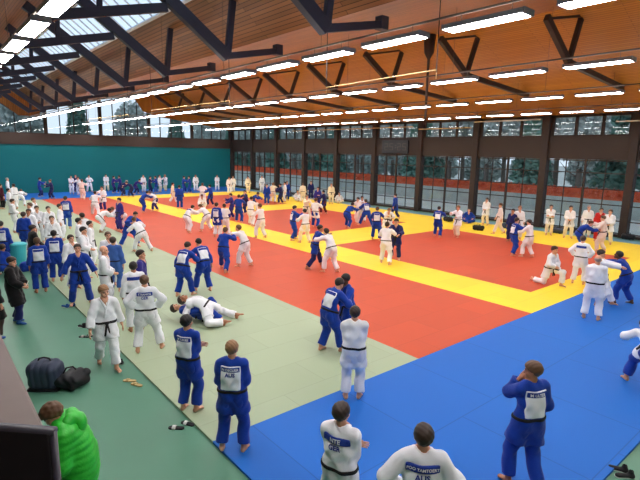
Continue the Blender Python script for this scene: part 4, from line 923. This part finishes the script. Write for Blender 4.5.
 (13.13, -1.01, 0.0, -2.346, 'stand', 'cloth_black', 'cloth_brown', 'hair_dark', 'person mostly outside the left edge, brown trouser leg showing', 0.021, 0.987, {'belt': None, 'coat': 1}),
 (2.68, -10.81, 0.04, -2.55, 'lowbend', 'cloth_white', 'cloth_blue', 'hair_dark', 'judoka in white jacket and blue trousers mostly outside the right edge', 0.017, 0.99, {}),
]
SHOES = [(14.76, -2.92, 'shoe', 'shoe_blue', 'left blue shoe of a pair on the green floor near the mat edge'),
 (14.75, -3.07, 'shoe', 'shoe_blue', 'right blue shoe of a pair on the green floor near the mat edge'),
 (12.78, -2.88, 'shoe', 'rubber_dark', 'farther dark shoe of the pair left of the walking man'),
 (12.86, -3.02, 'shoe', 'rubber_dark', 'nearer dark shoe of the pair left of the walking man'),
 (12.01, -2.89, 'sandal', 'rubber_dark', 'dark slipper close by the walking man, upper one'),
 (12.04, -2.74, 'sandal', 'rubber_dark', 'dark slipper close by the walking man, lower one'),
 (10.07, -2.92, 'shoe', 'rubber_dark', 'single black shoe behind the foot of the walking man'),
 (9.11, -2.83, 'sandal', 'shoe_tan', 'left tan slipper on the green floor'),
 (8.86, -2.88, 'sandal', 'shoe_tan', 'right tan slipper on the green floor'),
 (6.99, -2.87, 'sandal', 'rubber_dark', 'left black and white sandal by the mat edge'),
 (6.99, -3.07, 'sandal', 'rubber_dark', 'right black and white sandal by the mat edge'),
 (9.81, -2.12, 'shoe', 'lamp_grey', 'grey sports shoe beside the black bag'),
 (2.01, -7.48, 'shoe', 'rubber_dark', 'upper black shoe in the bottom right corner'),
 (1.89, -7.39, 'shoe', 'rubber_dark', 'lower black shoe in the bottom right corner')]
BAG = (9.83, -1.54)
BAG2 = (9.58, -1.94)
BIN = (21.08, -2.7)
BAGR = -3.803
WBAGS = [(19.27, -27.49, 'bag_black', 'black kit bag on the pale blue strip left of the sitting blue person'),
 (15.88, -25.77, 'bag_black', 'flat black bag on the yellow band edge near the pale blue strip'),
 (15.29, -28.08, 'bag_slate', 'slate kit bag under the windows behind the walking pinkish figure'),
 (12.54, -28.87, 'bag_slate', 'slate kit bag between the first two white watchers'),
 (12.01, -30.1, 'bag_black', 'black kit bag right of the second white watcher'),
 (9.23, -30.1, 'bag_black', 'large black bag at the far right under the windows'),
 (10.51, -30.1, 'bag_slate', 'slate bag under the windows left of the large black one'),
 (39.22, -28.71, 'bag_slate', 'slate bag at the far windows left of the sitting white person')]
GREEN = (5.565, -1.093, -0.334)
for (x, y, z, rot, pose, top, bot, hair, label, h, sc, o) in PEOPLE:
    kw = {k: o[k] for k in ('patch', 'skin', 'hk', 'mirror', 'texts') if k in o}
    if 'belt' in o: kw['belt'] = o['belt']
    if 'skin' not in kw and RNG.random() < .18: kw['skin'] = 'skin_tan'
    p = make_person((x, y, z), rot, pose, top, bot, hair, label, h, scale=sc, **kw)
    if o.get('coat'):                                   # street clothes: long coat skirt, shoes, a phone held
        f = FIGS[pose]
        child('coat_skirt', mesh_from('coat_skirt', *nets(lambda Q: f.skirt(Q, .95, .135, .17)+fold(Q), *f.bounds([f.P+f.S1*.2] + [f.leg[k][1] for k in (-1, 1)], .26), .022)), M(top), p)
        for k in (-1, 1): child('shoe', mesh_from('shoe', *foot_place(f, k, 'shoe')), M('shoe_blue'), p)
        if pose == 'coat':
            w = f.arm[1][2]; q = obj('mobile_phone', B((-.036, .036, -.004, .004, -.07, .07)), 'sole_white', bevel=.003)
            mwp = Matrix.Translation((x, y, z)) @ Matrix.Rotation(rot, 4, 'Z')
            q.location = mwp @ Vector((float(w[0])-.02, float(w[1])+.10, float(w[2])+.07)); q.rotation_euler = (-.5, 0, rot)
            tag(q, 'white mobile phone held by the man in the black coat', 'phone')

# person in the green padded jacket below the ledge
f = FIGS.setdefault('bench', Fig('bench')); gx, gy, gr = GREEN
body = body_mesh(f, .018); body.materials.append(None); body.materials.append(M('eye_dark')); body.materials.append(M('lip'))
g = bpy.data.objects.new('person', body); COL.objects.link(g); g.location = (gx, gy, 0); g.rotation_euler = (0, 0, gr)
g.material_slots[0].link = 'OBJECT'; g.material_slots[0].material = M('skin_light')
tag(g, 'curly-haired person in bright green padded jacket with hood, bottom left corner', 'person', 'people training and watching in the judo hall')
jk = child('padded_jacket', mesh_from('padded_jacket', *nets(lambda Q: f.jacket(Q, .3, .95, .06, .008), *f.jb(.28), .015)), M('cloth_green'), g)
def hood(Q):
    c = f.N + f.S2*.015 - f.F*.02; d = None; ang = np.linspace(-1.9, 1.9, 9)
    pts = [c + f.R*.125*math.sin(t) - f.F*(.115*math.cos(t)) + f.S2*.03*math.cos(t) for t in ang]
    for i in range(8):
        k = cone(Q, pts[i], pts[i+1], .040+.026*math.cos(ang[i]*.8), .040+.026*math.cos(ang[i+1]*.8)); d = k if d is None else smin(d, k, .02)
    d = smin(d, ell(Q, c - f.F*.15 - f.S2*.10, (.12, .06, .12)), .05)
    return np.maximum(d, -(np.linalg.norm(Q-f.HC.astype(np.float32), axis=1)-.108)) + .5*fold(Q)
child('hood', mesh_from('hood', *nets(hood, f.N-.35, f.N+.35, .013)), M('cloth_green'), jk)
child('trousers', mesh_from('trousers', *nets(f.trousers, *f.bounds([f.P] + [q for k in (-1, 1) for q in f.leg[k]], .16), .022)), M('cloth_black'), g)
child('hair', mesh_from('hair', *place(tpl('hair_curly'), f.HM, f.HC)), M('hair_brown'), g)
for k in (-1, 1): child('shoe', mesh_from('shoe', *foot_place(f, k, 'shoe')), M('rubber_dark'), g)

# ---------------------------------------------------------------- bags, shoes, bin
def sdf_obj(name, fn, lo, hi, h, m, parent=None):
    o = bpy.data.objects.new(name, mesh_from(name, *nets(fn, lo, hi, h))); COL.objects.link(o); o.data.materials.append(M(m)); o.parent = parent; return o
def rbox(Q, c, s, r):
    q = np.abs(Q-np.array(c, np.float32)) - (np.array(s, np.float32)-r)
    return np.linalg.norm(np.maximum(q, 0), axis=1) + np.minimum(q.max(1), 0) - r
def shoe(kind, loc, rot, mcol, label, group=None):
    if kind == 'sandal':
        s = sdf_obj('sandal', lambda Q: np.maximum(ecap(Q, (0, -.09, .012), (0, .09, .012), np.array([0, 0, 1.]), .040, .046, .9), np.abs(Q[:, 2]-.012)-.012), (-.06, -.15, -.02), (.06, .16, .05), .008, mcol)
        sdf_obj('strap', lambda Q: np.maximum(np.maximum(np.abs(np.linalg.norm(Q[:, [0, 2]]*np.array([1, 1.05], np.float32), axis=1)-.048)-.006, np.abs(Q[:, 1]-.035)-.03), .008-Q[:, 2]), (-.07, -.02, 0), (.07, .1, .07), .007, 'sole_white' if mcol == 'rubber_dark' else mcol, s)
    else:
        s = sdf_obj('shoe', lambda Q: np.maximum(np.maximum(smin(ecap(Q, (0, -.08, .02), (0, .10, .02), np.array([0, 0, 1.]), .040, .044, .8), cone(Q, (0, -.075, .03), (0, -.07, .09), .036, .034), .04), -cone(Q, (0, -.07, .07), (0, -.065, .16), .022, .03)), .004-Q[:, 2]), (-.07, -.15, -.02), (.07, .17, .13), .009, mcol)
        sdf_obj('sole', lambda Q: np.maximum(ecap(Q, (0, -.08, .01), (0, .10, .01), np.array([0, 0, 1.]), .043, .048, .9), np.abs(Q[:, 2]-.007)-.008), (-.07, -.15, -.02), (.07, .18, .04), .008, 'sole_white', s)
    s.location = loc; s.rotation_euler = (0, 0, rot); return tag(s, label, 'shoe', group)
for i, (x, y, kind, c, lab) in enumerate(SHOES):
    shoe(kind, (x, y, 0), -1.1 + .35*(i % 2), c, lab)
bx, by = BAG
def sbag(Q):
    d = rbox(Q, (0, 0, .28), (.20, .29, .27), .14)
    return d - .014*np.abs(np.sin(Q[:, 1]*math.pi/.115)) + .6*fold(Q)
bag = sdf_obj('sports_bag', sbag, (-.32, -.45, -.02), (.32, .45, .6), .014, 'bag_slate'); bag.location = (bx, by, 0); bag.rotation_euler = (0, .12, BAGR)
tag(bag, 'bulky dark slate ribbed sports bag lying on the green floor', 'bag')
bm = bmesh.new(); tube(bm, [(-.02, -.12, .54), (-.02, -.09, .60), (-.02, .0, .62), (-.02, .09, .60), (-.02, .12, .54)], .016, 8); obj('handle', bm, 'bag_black', bag, smooth=True)
obj('base_panel', B((-.21, .22, -.29, .29, .005, .08)), 'bag_black', bag, bevel=.04)
b2 = sdf_obj('cloth_bag', lambda Q: smin(rbox(Q, (0, 0, .14), (.22, .26, .14), .1), ell(Q, (.12, .16, .16), (.14, .14, .12)), .1) + 2.2*fold(Q), (-.35, -.4, -.02), (.35, .4, .4), .014, 'bag_black')
b2.location = (BAG2[0], BAG2[1], 0); b2.rotation_euler = (0, 0, .6); tag(b2, 'crumpled black bag leaning against the slate sports bag', 'bag')
bm = bmesh.new(); tube(bm, [(.0, -.1, .25), (.05, -.05, .36), (.1, .06, .37), (.12, .14, .26)], .014, 8); obj('strap', bm, 'bag_black', b2, smooth=True)
# bin on the left
bn = empty('waste_bin', (BIN[0], BIN[1], 0)); tag(bn, 'tall teal plastic bin standing on the green floor in the left crowd', 'bin')
bm = bmesh.new(); tube(bm, [(0, 0, .02), (0, 0, .84)], [.25, .30], 24); obj('bin_body', bm, 'bin_teal', bn)
bm = bmesh.new(); tube(bm, [(0, 0, .82), (0, 0, .87)], .325, 24); tube(bm, [(0, 0, .87), (0, 0, .90)], [.30, .27], 24); obj('lid', bm, 'bin_teal', bn)
bb = sdf_obj('kit_bag', lambda Q: rbox(Q, (0, 0, .17), (.17, .26, .17), .1) + 1.5*fold(Q), (-.3, -.4, -.02), (.3, .4, .4), .016, 'cloth_blue'); bb.location = (BIN[0]-1.0, BIN[1]-.15, 0); tag(bb, 'blue kit bag on the floor in front of the teal bin', 'bag')
for i, (x, y, m, lab) in enumerate(WBAGS):
    s = sdf_obj('kit_bag', lambda Q: rbox(Q, (0, 0, .16), (.34, .17, .16), .12) + 1.6*fold(Q+i), (-.45, -.3, -.02), (.45, .3, .4), .022, m); s.location = (x, y, .041); s.rotation_euler = (0, 0, .2*(i % 3)); tag(s, lab, 'bag', 'bags along the window wall')
    bm = bmesh.new(); tube(bm, [(-.12, 0, .30), (-.08, 0, .38), (.08, 0, .38), (.12, 0, .30)], .014, 8); obj('handle', bm, 'bag_black', s, smooth=True)

# ---------------------------------------------------------------- sky and exposure
w = bpy.data.worlds.new('sky'); C.scene.world = w; w.use_nodes = True; nt = w.node_tree; bg = nt.nodes['Background']
tc = nt.nodes.new('ShaderNodeTexCoord'); n = nt.nodes.new('ShaderNodeTexNoise'); n.inputs['Scale'].default_value = 3
mx = nt.nodes.new('ShaderNodeMix'); mx.data_type = 'RGBA'; mx.inputs[6].default_value = (.62, .74, .92, 1); mx.inputs[7].default_value = (.92, .96, 1, 1)
nt.links.new(tc.outputs['Generated'], n.inputs['Vector']); nt.links.new(n.outputs['Fac'], mx.inputs[0]); nt.links.new(mx.outputs[2], bg.inputs['Color'])
bg.inputs['Strength'].default_value = 1.15
sc = C.scene; sc.view_settings.view_transform = 'Standard'; sc.view_settings.look = 'None'; sc.view_settings.gamma = 1; sc.view_settings.use_curve_mapping = False
sc.view_settings.exposure = 0.3
sc.cycles.use_denoising = True; sc.cycles.max_bounces = 8; sc.cycles.transparent_max_bounces = 12; sc.cycles.diffuse_bounces = 5; sc.cycles.sample_clamp_indirect = 8
